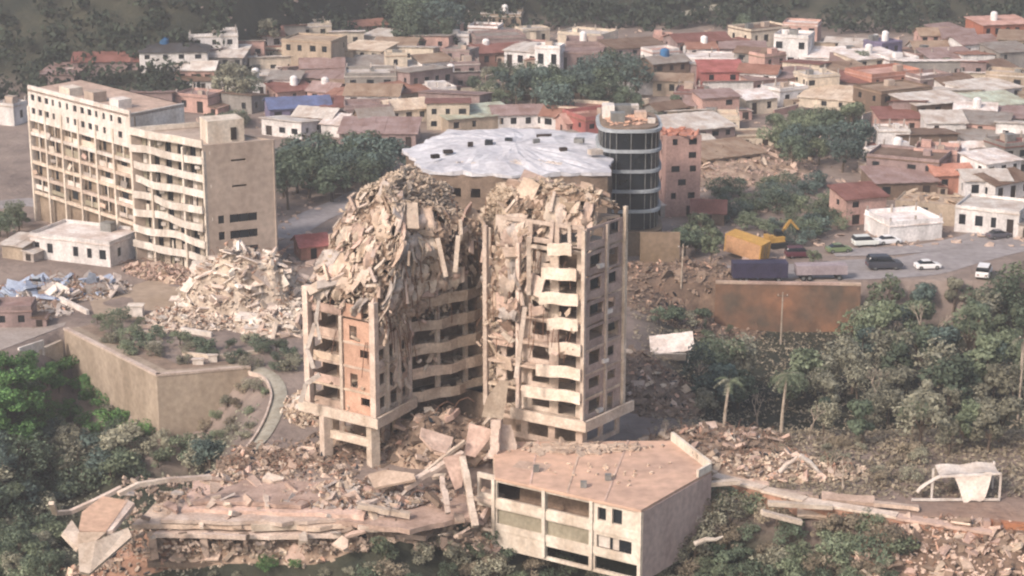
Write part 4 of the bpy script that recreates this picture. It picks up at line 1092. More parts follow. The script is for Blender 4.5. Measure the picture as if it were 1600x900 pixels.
# ---------------------------------------------------------------- hall with a broad white roof between tower and glass building
HZ = 16.6
hp = [GP(660, 268, HZ), GP(800, 274, HZ), GP(955, 270, HZ), GP(968, 232, HZ), GP(935, 206, HZ), GP(800, 200, HZ), GP(700, 204, HZ), GP(628, 234, HZ)]
hall = thing('white_roof_hall', 'broad hall with battered white membrane roof behind the tower top', 'hall', (hp[1].x, hp[1].y, 0))
ROOFW = mat('white membrane roof', '#cfced1', '#b0aeb2', .15, bump=.5, objvar=0, bscale=1.0)
mb = MB(); wi = inset(hp, .6)
for i in range(8): wall(mb, wi[i], wi[(i + 1) % 8], -1, HZ - .4, .3, [(s_, s_ + 1.6, z_, z_ + 1.5) for s_ in np.arange(1, 12, 3.2) for z_ in (2, 5.5, 9, 12.5)])
mb.build('wall', M_CONCD, hall)
# roof as a grid of sagging sheets
mb = MB(); rp_ = ragged(hp, .9, 1.6, 9); c_ = sum((Vector(p) for p in hp), Vector((0, 0))) / 8
rings = 7; n = len(rp_)
for q in range(rings + 1):
    for p in rp_:
        v = c_ + (Vector(p) - c_) * (q / rings); w3 = Vector((v.x, v.y, 0))
        mb.v.append((v.x, v.y, HZ + 1.2 * (1 - (q / rings) ** 2) + .5 * nz(w3, .25) + .35 * nz(w3, .8, 3)))
for q in range(rings):
    for k in range(n): mb.f.append((q * n + k, (q + 1) * n + k, (q + 1) * n + (k + 1) % n, q * n + (k + 1) % n))
top_n = len(mb.v)
for p in rp_: mb.v.append((p[0], p[1], HZ - .5))
for k in range(n): mb.f.append((rings * n + k, top_n + k, top_n + (k + 1) % n, rings * n + (k + 1) % n))
mb.build('roof', ROOFW, hall)
for (x, y, w, d_, h, m_) in [(700, 238, 1.6, 1, .5, M_DARK), (764, 226, 1.3, 1.0, .9, M_GLASS), (795, 222, 1.2, 1, .8, M_GLASS), (850, 214, 2.6, .5, .6, M_DARK), (905, 222, 1.6, 1.2, .8, M_STEEL), (880, 236, 1.2, .8, .7, M_DARK), (680, 246, 1.3, .9, .6, M_DARK), (838, 224, 1.2, .3, .9, M_STEEL), (930, 240, 2.2, 1.4, .8, M_CHUNKW), (735, 228, .9, .3, .8, M_DARK)]:
    p = G(x, y, HZ + 1.0); mb = MB(); mb.box((p.x, p.y, HZ + .9 + h / 2), (w, d_, h), Matrix.Rotation(uni(-.5, .5), 3, 'Z')); mb.build('roof_unit', m_, hall)  # boxes in the dark opening colour stand in for shaded roof holes
roofbits(hall, [G(700, 262, HZ)[:2], G(840, 262, HZ)[:2], G(950, 262, HZ)[:2], G(900, 255, HZ)[:2], G(780, 262, HZ)[:2], G(660, 250, HZ)[:2]], HZ + .3, 190, [M_CHUNKW], (.3, 1.8))
# plain wall below the glass building
a = G(1000, 414, 0); b_ = G(1062, 414, 0); mb = MB(); wall(mb, a + Vector((0, .5, 0)), b_ + Vector((0, .5, 0)), -1, 5.4, .5); tag(mb.build('boundary_wall', MATS['brown rendered wall']), 'tall brown rendered wall at the foot of the glass building', 'wall')
# ---------------------------------------------------------------- houses of the town
PAL = {'white': '#e4deda', 'cream': '#dccdb9', 'beige': '#b9a793', 'grey': '#97918b', 'mauve': '#9c8783', 'pink': '#c9a498', 'red': '#b4706a', 'salmon': '#c08b78', 'orange': '#b4735c',
       'brown': '#7e6a5b', 'terracotta': '#9c7566', 'dull red': '#8a6159', 'dark': '#4a4a4c', 'blue': '#68749a', 'purple': '#7d7690', 'pale': '#cfcac3', 'greenish': '#b9c2b2', 'bright': '#f0ebe8', 'tan': '#a08c79', 'deep blue': '#3f6f9c'}
def wm(c): return mat('wall paint ' + c, PAL[c], tuple(x * .6 for x in lin(PAL[c])), .35, bump=.2, objvar=.08, streak=1)
def rm(c): return mat('roof sheet ' + c, PAL[c], tuple(x * f for x, f in zip(lin(PAL[c]), (.62, .52, .46))), .35, rough=.7, bump=.35, bscale=2.5, objvar=.08)
NHOUSE = [0]
def ridged(mb, x0, x1, y0, y1, zf, th, n):
    """a roof plane cut into sheets with raised laps, zf(x,y) gives the height"""
    for k in range(n):
        a, b_ = x0 + (x1 - x0) * k / n, x0 + (x1 - x0) * (k + 1) / n + .06
        dz = .05 * (k % 2)
        v = [(a, y0, zf(a, y0) + dz), (b_, y0, zf(b_, y0) + dz), (b_, y1, zf(b_, y1) + dz), (a, y1, zf(a, y1) + dz)]
        mb.add([(x, y, z - th) for x, y, z in v] + v, [(3, 2, 1, 0), (4, 5, 6, 7), (0, 1, 5, 4), (1, 2, 6, 5), (2, 3, 7, 6), (3, 0, 4, 7)])
def house(px, py, wpx, hpx, wall_c, roof, roof_c, label, yaw=None, depth=None, floors=None, tank=None, cat='house', group=None, awning=None, win=True):
    """px,py: middle of the base of the front; wpx,hpx: size of the front in the photograph"""
    NHOUSE[0] += 1
    r = random.Random(NHOUSE[0] * 17)
    p = T(px, py); s = scale_at(p); w = max(3.0, wpx / s); h = max(2.4, hpx / s)
    yaw = R(r.uniform(-32, 36)) if yaw is None else R(yaw)
    d = depth or max(5.0, min(10.0, w * r.uniform(.7, 1.0)))
    cen = Vector((p.x, p.y, 0)) + Matrix.Rotation(yaw, 3, 'Z') @ Vector((0, d / 2, 0))
    zb = min(tz(cen.x + a, cen.y + b) for a in (-w / 2, w / 2) for b in (-d / 2, d / 2))
    th = thing('house', label, cat, (cen.x, cen.y, p.z), yaw, group, local=True)
    ht = h; z0 = min(-.5, zb - p.z - .5)
    nf = floors or max(1, round(h / 3.0)); fh = ht / nf
    hx, hy = w / 2, d / 2
    holes_f, holes_r = [], []
    if win:
        for k in range(nf):
            n = max(1, int(w / r.uniform(2.4, 3.6)))
            for j in range(n):
                if r.random() < .12: continue
                c = (j + .5) * w / n + r.uniform(-.2, .2); ww = min(w / n * .62, r.uniform(.9, 1.7))
                door = k == 0 and j == r.randint(0, n - 1)
                holes_f.append((c - ww / 2, c + ww / 2, fh * k + (.05 if door else fh * .32), fh * k + fh * .78, door))
            n = max(1, int(d / 3.6))
            for j in range(n):
                if r.random() < .25: continue
                c = (j + .5) * d / n; holes_r.append((c - .55, c + .55, fh * k + fh * .34, fh * k + fh * .76, False))
    wmt = wm(wall_c); mb = MB()
    wall(mb, (-hx, -hy), (hx, -hy), z0, ht, .25, holes_f); wall(mb, (hx, -hy + .251), (hx, hy), z0, ht, .25, holes_r)
    wall(mb, (-hx, hy), (-hx, -hy + .251), z0, ht, .25, holes_r); wall(mb, (hx - .251, hy), (-hx + .251, hy), z0, ht, .25)
    mb.build('wall', wmt, th)
    for hls, kind in ((holes_f, 0), (holes_r, 1), (holes_r, 2)):
        for (a, b_, za, zb2, door) in hls:
            me_ = MB(); ww = b_ - a
            if kind == 0: me_.box((-hx + (a + b_) / 2, -hy + .2, (za + zb2) / 2), (ww + .02, .06, zb2 - za + .02))
            elif kind == 1: me_.box((hx - .2, -hy + .251 + (a + b_) / 2, (za + zb2) / 2), (.06, ww + .02, zb2 - za + .02))
            else: me_.box((-hx + .2, hy - (a + b_) / 2, (za + zb2) / 2), (.06, ww + .02, zb2 - za + .02))
            me_.build('door' if door else 'window', M_DARK if door else M_GLASS, th)
    rmt = rm(roof_c); ov = .45
    if roof == 'flat':
        mb = MB(); mb.box((0, 0, ht + .1), (w + .3, d + .3, .22)); ro = mb.build('roof', rmt, th)
        mb = MB(); ph = r.uniform(.3, .8)
        for (a, b_) in (((-hx, -hy), (hx, -hy)), ((hx, -hy + .15), (hx, hy)), ((-hx, hy), (-hx, -hy + .15)), ((hx - .15, hy), (-hx + .15, hy))): wall(mb, a, b_, ht + .21, ht + .21 + ph, .15)
        mb.build('parapet', wmt, ro)
        for _ in range(r.randint(0, 2)):
            mb = MB(); a = r.uniform(1, 2.2); x_, y_ = r.uniform(-hx * .6, hx * .6), r.uniform(-hy * .2, hy * .6)
            mb.box((x_, y_, ht + .21 + a * .35), (a, a * .8, a * .7)); mb.build('roof_box', rng.choice([wmt, M_STEEL, M_TAN]), ro)
    elif roof == 'shed':
        rise = r.uniform(.6, 1.4) * (1 if r.random() < .6 else -1); base = ht + .12 + max(0, -rise)
        zf = lambda x, y: base + rise * (y + hy) / d
        mb = MB(); ridged(mb, -hx - ov, hx + ov, -hy - ov, hy + ov, zf, .14, max(3, int(w / 1.1))); ro = mb.build('roof', rmt, th)
        mb = MB()
        for x in (-hx, hx - .2):
            mb.add([(x, -hy, ht), (x + .2, -hy, ht), (x + .2, hy, ht), (x, hy, ht), (x, -hy, zf(0, -hy) - .1), (x + .2, -hy, zf(0, -hy) - .1), (x + .2, hy, zf(0, hy) - .1), (x, hy, zf(0, hy) - .1)],
                   [(0, 1, 5, 4), (1, 2, 6, 5), (2, 3, 7, 6), (3, 0, 4, 7)])
        yb = -hy if rise < 0 else hy - .2
        mb.box((0, yb + .1, ht + abs(rise) / 2), (w - .42, .2, abs(rise))); mb.build('gable', wmt, th)
    elif roof == 'gable':
        rise = r.uniform(1.0, 1.7)
        zf1 = lambda x, y: ht + .1 + rise * (1 - abs(y) / hy) if abs(y) <= hy else ht + .1 - rise * (abs(y) - hy) / hy
        ro = None
        for (ya, yb) in ((-hy - ov, 0), (0, hy + ov)):
            mb = MB(); ridged(mb, -hx - ov, hx + ov, ya, yb, zf1, .14, max(3, int(w / 1.1))); ro = mb.build('roof', rmt, th)
        for x in (-hx, hx - .2):
            mb = MB(); mb.add([(x, -hy, ht - .01), (x, hy, ht - .01), (x, 0, ht + rise - .06), (x + .2, -hy, ht - .01), (x + .2, hy, ht - .01), (x + .2, 0, ht + rise - .06)], [(0, 2, 1), (3, 4, 5), (0, 3, 5, 2), (1, 2, 5, 4)]); mb.build('gable', wmt, th)
    elif roof == 'hip':
        rise = 1.6; mb = MB(); X, Y_ = hx + ov, hy + ov; rl = max(.4, hx - hy * .8)
        mb.add([(-X, -Y_, ht), (X, -Y_, ht), (X, Y_, ht), (-X, Y_, ht), (-X, -Y_, ht + .18), (X, -Y_, ht + .18), (X, Y_, ht + .18), (-X, Y_, ht + .18), (-rl, 0, ht + rise), (rl, 0, ht + rise)],
               [(3, 2, 1, 0), (0, 1, 5, 4), (1, 2, 6, 5), (2, 3, 7, 6), (3, 0, 4, 7), (4, 5, 9, 8), (5, 6, 9), (6, 7, 8, 9), (7, 4, 8)])
        ro = mb.build('roof', rmt, th)
    elif roof == 'ruin':
        mb = MB()
        for _ in range(26):
            chunk_into(mb, (r.uniform(-hx, hx), r.uniform(-hy, hy), ht + r.uniform(-.4, .3)), rand_rot(.4), (r.uniform(.8, 2.6), r.uniform(.5, 1.5), .25))
        mb.box((0, 0, ht - .3), (w - .6, d - .6, .25)); ro = mb.build('broken_roof', rmt, th)
    rr = r.random()
    if rr < .45:                     # lean-to against one side
        sd = r.choice((-1, 1)); lw, ld, lh = r.uniform(1.8, 3.2), d * r.uniform(.4, .8), ht * r.uniform(.45, .7) if nf == 1 else ht / nf * .8
        mb = MB(); cx_ = sd * (hx + lw / 2 + .01); mb.box((cx_, -hy + ld / 2, lh / 2 + z0 / 2), (lw, ld, lh - z0)); lt = mb.build('lean_to', rng.choice([wmt, M_CONC, M_CONCG, M_TAN]), th)
        mb = MB(); ridged(mb, cx_ - lw / 2 - .2, cx_ + lw / 2 + .2, -hy - .3, -hy + ld + .2, lambda x, y: lh + .12 - sd * .14 * (x - cx_), .1, 3); mb.build('sheet_roof', rm(r.choice(['pale', 'dull red', 'grey', 'brown', 'terracotta', 'white'])), lt)
        mb = MB(); mb.box((cx_, -hy - .03, lh * .45), (lw * .45, .06, lh * .75)); mb.build('door', M_DARK, lt)
    if roof == 'flat' and r.random() < .5:      # unfinished columns waiting for another floor
        for x_ in (-hx + .3, 0, hx - .3):
            for y_ in (-hy + .3, hy - .3):
                mb = MB(); mb.box((x_, y_, ht + .21 + .7), (.28, .28, r.uniform(1.2, 1.7))); mb.build('column_stub', M_CONCG, th)
    if tank is None and r.random() < .07: tank = r.choice(['blue', 'white', 'white'])
    if tank:
        mb = MB(); a = 1.1 if tank != 'white' else .9
        x_ = r.uniform(-hx * .4, hx * .4)
        mb.tube([(x_, 0, ht + .2), (x_, 0, ht + .3), (x_, 0, ht + 2.0 + a * .4), (x_, 0, ht + 2.3 + a * .4), (x_, 0, ht + 2.45 + a * .4)], [a, a * 1.05, a * 1.0, a * .7, a * .25], 12)
        mb.build('water_tank', wm({'blue': 'deep blue', 'white': 'bright'}[tank]), th)
    if awning:
        mb = MB(); ridged(mb, -hx, hx, -hy - 2.2, -hy, lambda x, y: ht * .62 + (y + hy) * .18, .08, 4); mb.build('awning', rm(awning), th)
        for x_ in (-hx + .2, hx - .2):
            mb = MB(); mb.box((x_, -hy - 2.0, ht * .31 - .3), (.14, .14, ht * .5)); mb.build('awning_post', M_STEEL, th)
    return th
H = [
 # px, py, w, h, wall, roof, roof colour, label, extras
 (165, 118, 100, 22, 'mauve', 'gable', 'dull red', 'mauve house with wide dull red roof above the lattice block', {}),
 (272, 112, 105, 30, 'white', 'hip', 'dark', 'white house with dark hipped roof and blue water tank', {'tank': 'blue'}),
 (90, 140, 60, 24, 'mauve', 'shed', 'mauve', 'small mauve shed-roofed house at the corner behind the lattice block', {}),
 (340, 140, 60, 26, 'beige', 'flat', 'mauve', 'beige house right of the dark hipped roof', {}),
 (480, 128, 84, 62, 'beige', 'flat', 'beige', 'three storey beige block with dark balcony rows near the hill', {'floors': 3}),
 (566, 112, 66, 34, 'cream', 'shed', 'cream', 'bright cream house below the pink roofed house', {}),
 (580, 66, 58, 26, 'pink', 'gable', 'terracotta', 'pink house with terracotta gable under the dark hillside trees', {}),
 (620, 128, 34, 40, 'cream', 'flat', 'beige', 'narrow cream tower house beside the grey mauve house', {}),
 (675, 158, 80, 44, 'mauve', 'shed', 'grey', 'grey mauve two storey house with curved dull roof', {}),
 (770, 104, 120, 22, 'terracotta', 'gable', 'dull red', 'wide house with big dull red roof on the upper slope', {}),
 (716, 84, 34, 26, 'white', 'flat', 'pale', 'small white cube at the left end of the big red roof', {}),
 (772, 42, 84, 16, 'tan', 'flat', 'pale', 'flat pale roofed house with white tank at the hill edge', {'tank': 'white'}),
 (855, 112, 40, 36, 'bright', 'flat', 'white', 'bright white tower house with one dark window amid trees', {'floors': 1}),
 (838, 72, 46, 24, 'cream', 'flat', 'pale', 'cream house above the bright white tower house', {}),
 (905, 80, 76, 24, 'cream', 'flat', 'pale', 'long cream house with columns on the upper street', {}),
 (962, 82, 48, 14, 'bright', 'shed', 'bright', 'low bright white roof at the end of the upper street', {}),
 (1040, 110, 48, 28, 'white', 'flat', 'pink', 'pinkish white box house with a single dark window', {'floors': 1}),
 (1036, 76, 30, 16, 'pink', 'flat', 'pink', 'small pink rooftop house behind the pinkish white box', {}),
 (1100, 84, 90, 20, 'mauve', 'gable', 'dull red', 'mauve house with faded red gable under the bare hill', {}),
 (1160, 92, 70, 16, 'mauve', 'shed', 'mauve', 'long mauve lean-to left of the white modern house', {}),
 (1234, 108, 54, 48, 'bright', 'flat', 'white', 'tall bright white modern house with stair frame', {'floors': 2, 'tank': None}),
 (1288, 112, 58, 22, 'bright', 'shed', 'bright', 'low white wing right of the tall white house', {}),
 (1128, 150, 66, 38, 'red', 'shed', 'red', 'bright red walled house in the middle of the town', {}),
 (1232, 152, 130, 30, 'pink', 'shed', 'mauve', 'long pink house with mauve roof right of the red house', {}),
 (985, 148, 70, 18, 'white', 'shed', 'greenish', 'low white house with pale green roof among trees', {}),
 (1050, 150, 60, 24, 'beige', 'gable', 'tan', 'beige gabled house left of the bright red house', {}),
 (1392, 104, 44, 36, 'purple', 'flat', 'purple', 'purple house with pale blue rooftop tank', {'tank': 'white'}),
 (1466, 134, 112, 30, 'grey', 'shed', 'bright', 'long grey house with glaring pale pink roof', {}),
 (1400, 152, 100, 34, 'salmon', 'flat', 'pink', 'salmon red house with white awnings', {'awning': 'bright'}),
 (1572, 82, 84, 44, 'orange', 'shed', 'pink', 'big orange house with pink roof at the top right', {'floors': 2}),
 (1498, 72, 50, 22, 'mauve', 'shed', 'mauve', 'pale mauve house left of the big orange house', {}),
 (1374, 178, 46, 28, 'cream', 'flat', 'cream', 'cream cube house below the salmon house', {}),
 (1490, 178, 90, 30, 'cream', 'shed', 'pale', 'cream house with long pale roof at the right', {}),
 (1566, 200, 90, 36, 'white', 'shed', 'greenish', 'large white hall with pale greenish roof at the right edge', {}),
 (1560, 128, 80, 20, 'brown', 'gable', 'brown', 'brown house below the big orange house', {}),
 (1190, 178, 56, 24, 'cream', 'shed', 'bright', 'cream house with bright lean-to roof above the round green trees', {}),
 (1300, 172, 110, 12, 'cream', 'shed', 'cream', 'row house with long cream roof above the round green trees', {}),
 (1448, 246, 96, 30, 'brown', 'shed', 'brown', 'brown roofed house with white gutter edge', {}),
 (1566, 298, 70, 46, 'bright', 'shed', 'white', 'bright white two storey house above the road bend', {}),
 (1490, 304, 62, 32, 'salmon', 'gable', 'salmon', 'salmon gabled house left of the white two storey house', {}),
 (1445, 350, 96, 34, 'beige', 'ruin', 'beige', 'roofless beige house with a row of dark windows', {'floors': 1}),
 (1352, 350, 72, 42, 'pink', 'shed', 'dull red', 'pink house with dull red roof beside the green bushes', {}),
 (1430, 377, 92, 26, 'bright', 'flat', 'bright', 'long low white shed beside the road', {'floors': 1, 'win': False}),
 (1540, 366, 100, 36, 'white', 'flat', 'pale', 'white grey walled yard house beside the road bend', {}),
 (440, 214, 76, 20, 'white', 'shed', 'pale', 'white walled house with small dark windows behind the tan end wall', {}),
 (470, 190, 96, 22, 'purple', 'gable', 'blue', 'purple house with blue sheet roof', {}),
 (462, 158, 60, 16, 'pink', 'shed', 'dull red', 'small pink house just above the blue sheet roof', {}),
 (520, 214, 40, 20, 'white', 'shed', 'white', 'little white shed with bent roof above the dark trees', {}),
 (575, 196, 70, 26, 'mauve', 'flat', 'mauve', 'mauve house with flat roof in the town centre', {}),
 (640, 192, 66, 22, 'cream', 'gable', 'cream', 'cream gabled house below the mauve houses', {}),
 (694, 166, 42, 24, 'white', 'flat', 'cream', 'white cube house with one dark window left of the big trees', {'floors': 1}),
 (755, 204, 118, 22, 'beige', 'shed', 'greenish', 'wide house with pale green roof just above the white membrane roof', {}),
 (590, 232, 120, 24, 'mauve', 'shed', 'mauve', 'wide mauve roofed shed left of the tower top', {}),
 (952, 222, 86, 36, 'red', 'flat', 'terracotta', 'brick red house with cluttered roof behind the glass building', {}),
 (905, 216, 44, 26, 'pink', 'gable', 'pink', 'pink gabled house left of the brick red house', {}),
 (1066, 338, 56, 128, 'pink', 'ruin', 'salmon', 'tall gutted pink building beside the glass building', {'floors': 6, 'depth': 7, 'yaw': 10}),
 (1106, 352, 50, 18, 'brown', 'gable', 'dull red', 'small house with dull red roof above the yellow container', {}),
 (8, 196, 36, 30, 'white', 'flat', 'pale', 'white house at the far left edge behind the lattice block', {}),
 (235, 178, 70, 26, 'mauve', 'shed', 'mauve', 'mauve roofed house behind the roof of the lattice block', {}),
 (300, 176, 60, 24, 'pink', 'flat', 'mauve', 'pink house just behind the stair house', {}),
 (370, 176, 56, 22, 'grey', 'shed', 'brown', 'grey brown roofed house right of the stair house', {}),
 (110, 410, 150, 34, 'white', 'flat', 'white', 'long low white house in front of the lattice block', {'floors': 1}),
 (20, 405, 40, 18, 'beige', 'shed', 'pale', 'little beige outbuilding at the left edge', {}),
 (20, 512, 60, 16, 'mauve', 'flat', 'mauve', 'flat roofed mauve garage near the retaining wall', {}),
 (492, 405, 44, 22, 'salmon', 'gable', 'red', 'small red roofed house peeping out left of the tower', {}),
 (1395, 246, 50, 40, 'white', 'flat', 'pale', 'narrow white house at the end of the round green trees', {}),
 (1150, 262, 110, 16, 'tan', 'shed', 'tan', 'tan lean-to on the dusty slope right of the gutted building', {}),
 (1180, 232, 60, 16, 'cream', 'flat', 'tan', 'cream ruin on the dusty slope above the tan lean-to', {}),
 (1120, 205, 70, 18, 'cream', 'flat', 'cream', 'cream terrace house above the dusty slope', {}),
 (1540, 240, 70, 20, 'grey', 'shed', 'grey', 'grey roofed house between the white hall and the salmon gable', {}),
]
for row in H:
    house(*row[:8], **row[8])
# smaller houses between them
OCC = [(r_[0], r_[1] - r_[3] / 2, r_[2] / 2 + 14, r_[3] / 2 + 14) for r_ in H]
KEEP = [(760, 110, 1010, 190), (1195, 180, 1340, 260), (430, 215, 560, 300), (0, 120, 30, 400), (1100, 270, 1310, 420), (640, 205, 1040, 420), (30, 150, 435, 440)]
LM = [((272, 85), 'the dark hipped roof'), ((480, 95), 'the three storey beige block'), ((770, 90), 'the big dull red roof'), ((1234, 80), 'the tall white modern house'), ((1128, 130), 'the bright red house'),
      ((1572, 60), 'the big orange house'), ((470, 175), 'the blue sheet roof'), ((1400, 135), 'the salmon red house'), ((1040, 95), 'the pinkish white box house'), ((580, 50), 'the terracotta gable'),
      ((1566, 190), 'the large white hall'), ((905, 65), 'the long cream house with columns'), ((640, 185), 'the cream gabled house'), ((855, 95), 'the bright white tower house'), ((1490, 290), 'the salmon gabled house')]
r_ = random.Random(21); made = 0; tries = 0; used = set()
while made < 125 and tries < 14000:
    tries += 1
    x = r_.uniform(300, 1600); y = r_.uniform(70, 320)
    if y > 215 and x < 1080: continue
    w = r_.uniform(42, 90) * (.8 + y / 500); h_ = r_.uniform(18, 36) * (.8 + y / 500)
    if any(a - w / 2 < x < c + w / 2 and b < y < d_ + h_ * .4 for a, b, c, d_ in KEEP): continue
    if any(abs(x - o[0]) < (o[2] + w / 2) * .46 and abs(y - h_ / 2 - o[1]) < (o[3] + h_ / 2) * .36 for o in OCC): continue
    if y < 92 and (x < 420 or 640 < x < 700 or 870 < x < 1200 or 1270 < x < 1460): continue
    if y > 190 and 1100 < x < 1400: continue
    wc = r_.choice(['cream', 'beige', 'mauve', 'pink', 'white', 'grey', 'brown', 'white', 'white', 'mauve', 'cream', 'bright', 'pink', 'bright']); ro = r_.choice(['flat', 'shed', 'gable', 'shed']); rc = r_.choice(['mauve', 'pale', 'dull red', 'tan', 'grey', 'brown', 'terracotta', 'pale', 'mauve', 'white'])
    lm = min(LM, key=lambda q: (q[0][0] - x) ** 2 + 3 * (q[0][1] - y) ** 2)
    dx, dy = x - lm[0][0], (y - h_ / 2) - lm[0][1]
    rel = ('right of' if dx > 0 else 'left of') if abs(dx) > 1.5 * abs(dy) else ('below' if dy > 0 else 'above')
    sz = 'small' if w < 46 else 'broad'
    lab = f"{sz} {wc} house with {rc} {'flat roof' if ro == 'flat' else ro + ' roof'} {rel} {lm[1]}"
    if lab in used: continue
    used.add(lab); OCC.append((x, y - h_ / 2, w / 2 + 6, h_ / 2 + 6)); made += 1
    house(x, y, w, h_, wc, ro, rc, lab)
# yard walls between the houses
r_ = random.Random(31); k_ = 0
for _ in range(3000):
    if k_ >= 26: break
    x, y = r_.uniform(420, 1590), r_.uniform(80, 330)
    if y > 205 and x < 1380: continue
    if any(abs(x - o[0]) < o[2] * .8 and abs(y - o[1]) < o[3] * .8 for o in OCC): continue
    lm = min(LM, key=lambda q: (q[0][0] - x) ** 2 + 3 * (q[0][1] - y) ** 2)
    c_ = r_.choice(['white', 'cream', 'beige', 'mauve', 'pink', 'brown']); L_ = r_.choice(['short', 'long']); dx = (18 if L_ == 'short' else 38); dy = r_.uniform(-12, 12)
    lab = f"{L_} {c_} yard wall {'right' if x > lm[0][0] else 'left'} of {lm[1]}"
    if lab in used: continue
    used.add(lab); k_ += 1
    a, b_ = T(x - dx / 2, y - dy / 2), T(x + dx / 2, y + dy / 2); mb = MB(); zt = max(a.z, b_.z) + r_.uniform(1.2, 2.2)
    wall(mb, a, b_, min(a.z, b_.z) - .4, zt, .25); o = tag(mb.build('yard_wall', wm(c_)), lab, 'wall')
    mb = MB(); wall(mb, a, b_, zt + .002, zt + .12, .3); mb.build('coping', M_CONCL, o)
# loose bits lying about in the streets
mb = MB()
for _ in range(2600):
    x, y = r_.uniform(300, 1600), r_.uniform(60, 420)
    if 1230 < x and y > 385: continue
    p = G(x, y, 0); p.z = tz(p.x, p.y); L_ = r_.uniform(.4, 2.2)
    chunk_into(mb, p + Vector((0, 0, .1)), rand_rot(.3), (L_, L_ * r_.uniform(.3, .9), r_.uniform(.1, .5)))
o = mb.build('street_debris', M_CONC, None, kind='stuff'); o['label'] = 'loose debris scattered over the streets of the town'; o['category'] = 'debris'
# ---------------------------------------------------------------- retaining wall at the left
A, B_, C_ = (Vector(G(x, y, 0)[:2]) for x, y in ((100, 518), (245, 591), (392, 578)))
M_RETW = mat('stained retaining render', '#a89887', '#8b7c6c', .2, bump=.25, objvar=0, streak=1)
rw = thing('retaining_wall', 'tall tan retaining wall with a sharp corner above the green valley', 'retaining wall', (B_.x, B_.y, -8))
mb = MB(); wall(mb, A, B_, -15, .25, 2.4); mb.build('wall_face', M_RETW, rw)
mb = MB(); wall(mb, B_, C_, -15, .24, 2.4); mb.build('wall_face', M_RETW, rw)
mb = MB(); n1_ = Vector((-(B_ - A).normalized().y, (B_ - A).normalized().x)); n2_ = Vector((-(C_ - B_).normalized().y, (C_ - B_).normalized().x))
mb.prism([A + n1_ * 1.2, B_ + (n1_ + n2_).normalized() * 1.6, C_ + n2_ * 1.2, C_ + n2_ * 4, B_ + (n1_ + n2_).normalized() * 6, A + n1_ * 4.5], -4, .22); mb.build('backfill', M_CONCD, rw)
mb = MB(); nrm1 = lambda p, q: Vector(((q - p).normalized().y, -(q - p).normalized().x))
for p, q in ((A, B_), (B_, C_)):
    o = nrm1(p, q) * .1; wall(mb, p + o, q + o, .26, .55, .8)
mb.build('coping', M_CONCL, rw)
# courtyard above it: pavement, low walls, white garden slabs
def lowwall(pix, h, th, m, label, name='low_wall', cat='wall', z=None):
    P3 = [T(x, y) for x, y in pix]; mb = MB()
    for a, b_ in zip(P3, P3[1:]): wall(mb, a, b_, min(a.z, b_.z) - .4, max(a.z, b_.z) + h, th)
    return tag(mb.build(name, m), label, cat)
def ground_slab(pix, m, lift=.05, name='pavement'):
    P3 = [T(x, y) for x, y in pix]; mb = MB()
    mb.prism([p.to_2d() for p in P3], -.6, [p.z + lift for p in P3]); o = mb.build(name, m); o['kind'] = 'structure'; return o
ground_slab([(-60, 560), (0, 548), (100, 510), (120, 470), (60, 462), (-80, 480)], mat('pale paving', '#a69b94', '#8f847c', .3, bump=.2, objvar=0), .06)
ground_slab([(150, 500), (330, 505), (330, 450), (240, 436), (140, 470)], mat('yard paving', '#a2907f', '#94826f', .1, bump=.15, objvar=0), .08)
lowwall([(88, 470), (135, 492)], .7, .5, M_WHITE, 'white kerb wall at the corner of the left yard')
lowwall([(62, 552), (100, 568)], .5, .5, M_CONCL, 'pale kerb stub above the green valley')
lowwall([(30, 548), (70, 556)], .4, .3, M_WHITE, 'low white edging along the left pavement')
lowwall([(205, 512), (262, 512)], .35, .4, M_CONCL, 'first pale step wall in the courtyard bushes')
lowwall([(196, 521), (262, 521)], .35, .4, M_CONCL, 'second pale step wall in the courtyard bushes')
lowwall([(282, 519), (330, 527)], .7, .5, M_WHITE, 'white garden wall right of the courtyard steps')
lowwall([(285, 556), (340, 562), (410, 552)], .5, .5, M_CONCL, 'pale garden terrace edge above the retaining wall')
for i, (x, y, w, d, h, lab) in enumerate([(213, 493, 2.2, 1.6, 1.6, 'white cube hut beside the bushes in the courtyard'), (400, 520, 3, 2, .9, 'small white block on the courtyard at the rubble foot'), (243, 545, 1.6, 1.2, .8, 'low white box among the courtyard bushes'),
                                           (310, 572, 1.5, .5, 1.0, 'pale box on top of the wall corner'), (333, 568, 1.2, .5, 1.2, 'narrow pale box on the wall edge')]):
    p = T(x, y); t = thing('garden_hut', lab, 'hut', p); mb = MB(); mb.box((p.x, p.y, p.z + h / 2 - .1), (w, d, h + .2)); mb.build('wall', M_WHITE, t)
    mb = MB(); mb.box((p.x, p.y, p.z + h + .06), (w + .3, d + .3, .12)); mb.build('roof', M_CHUNKW, t)
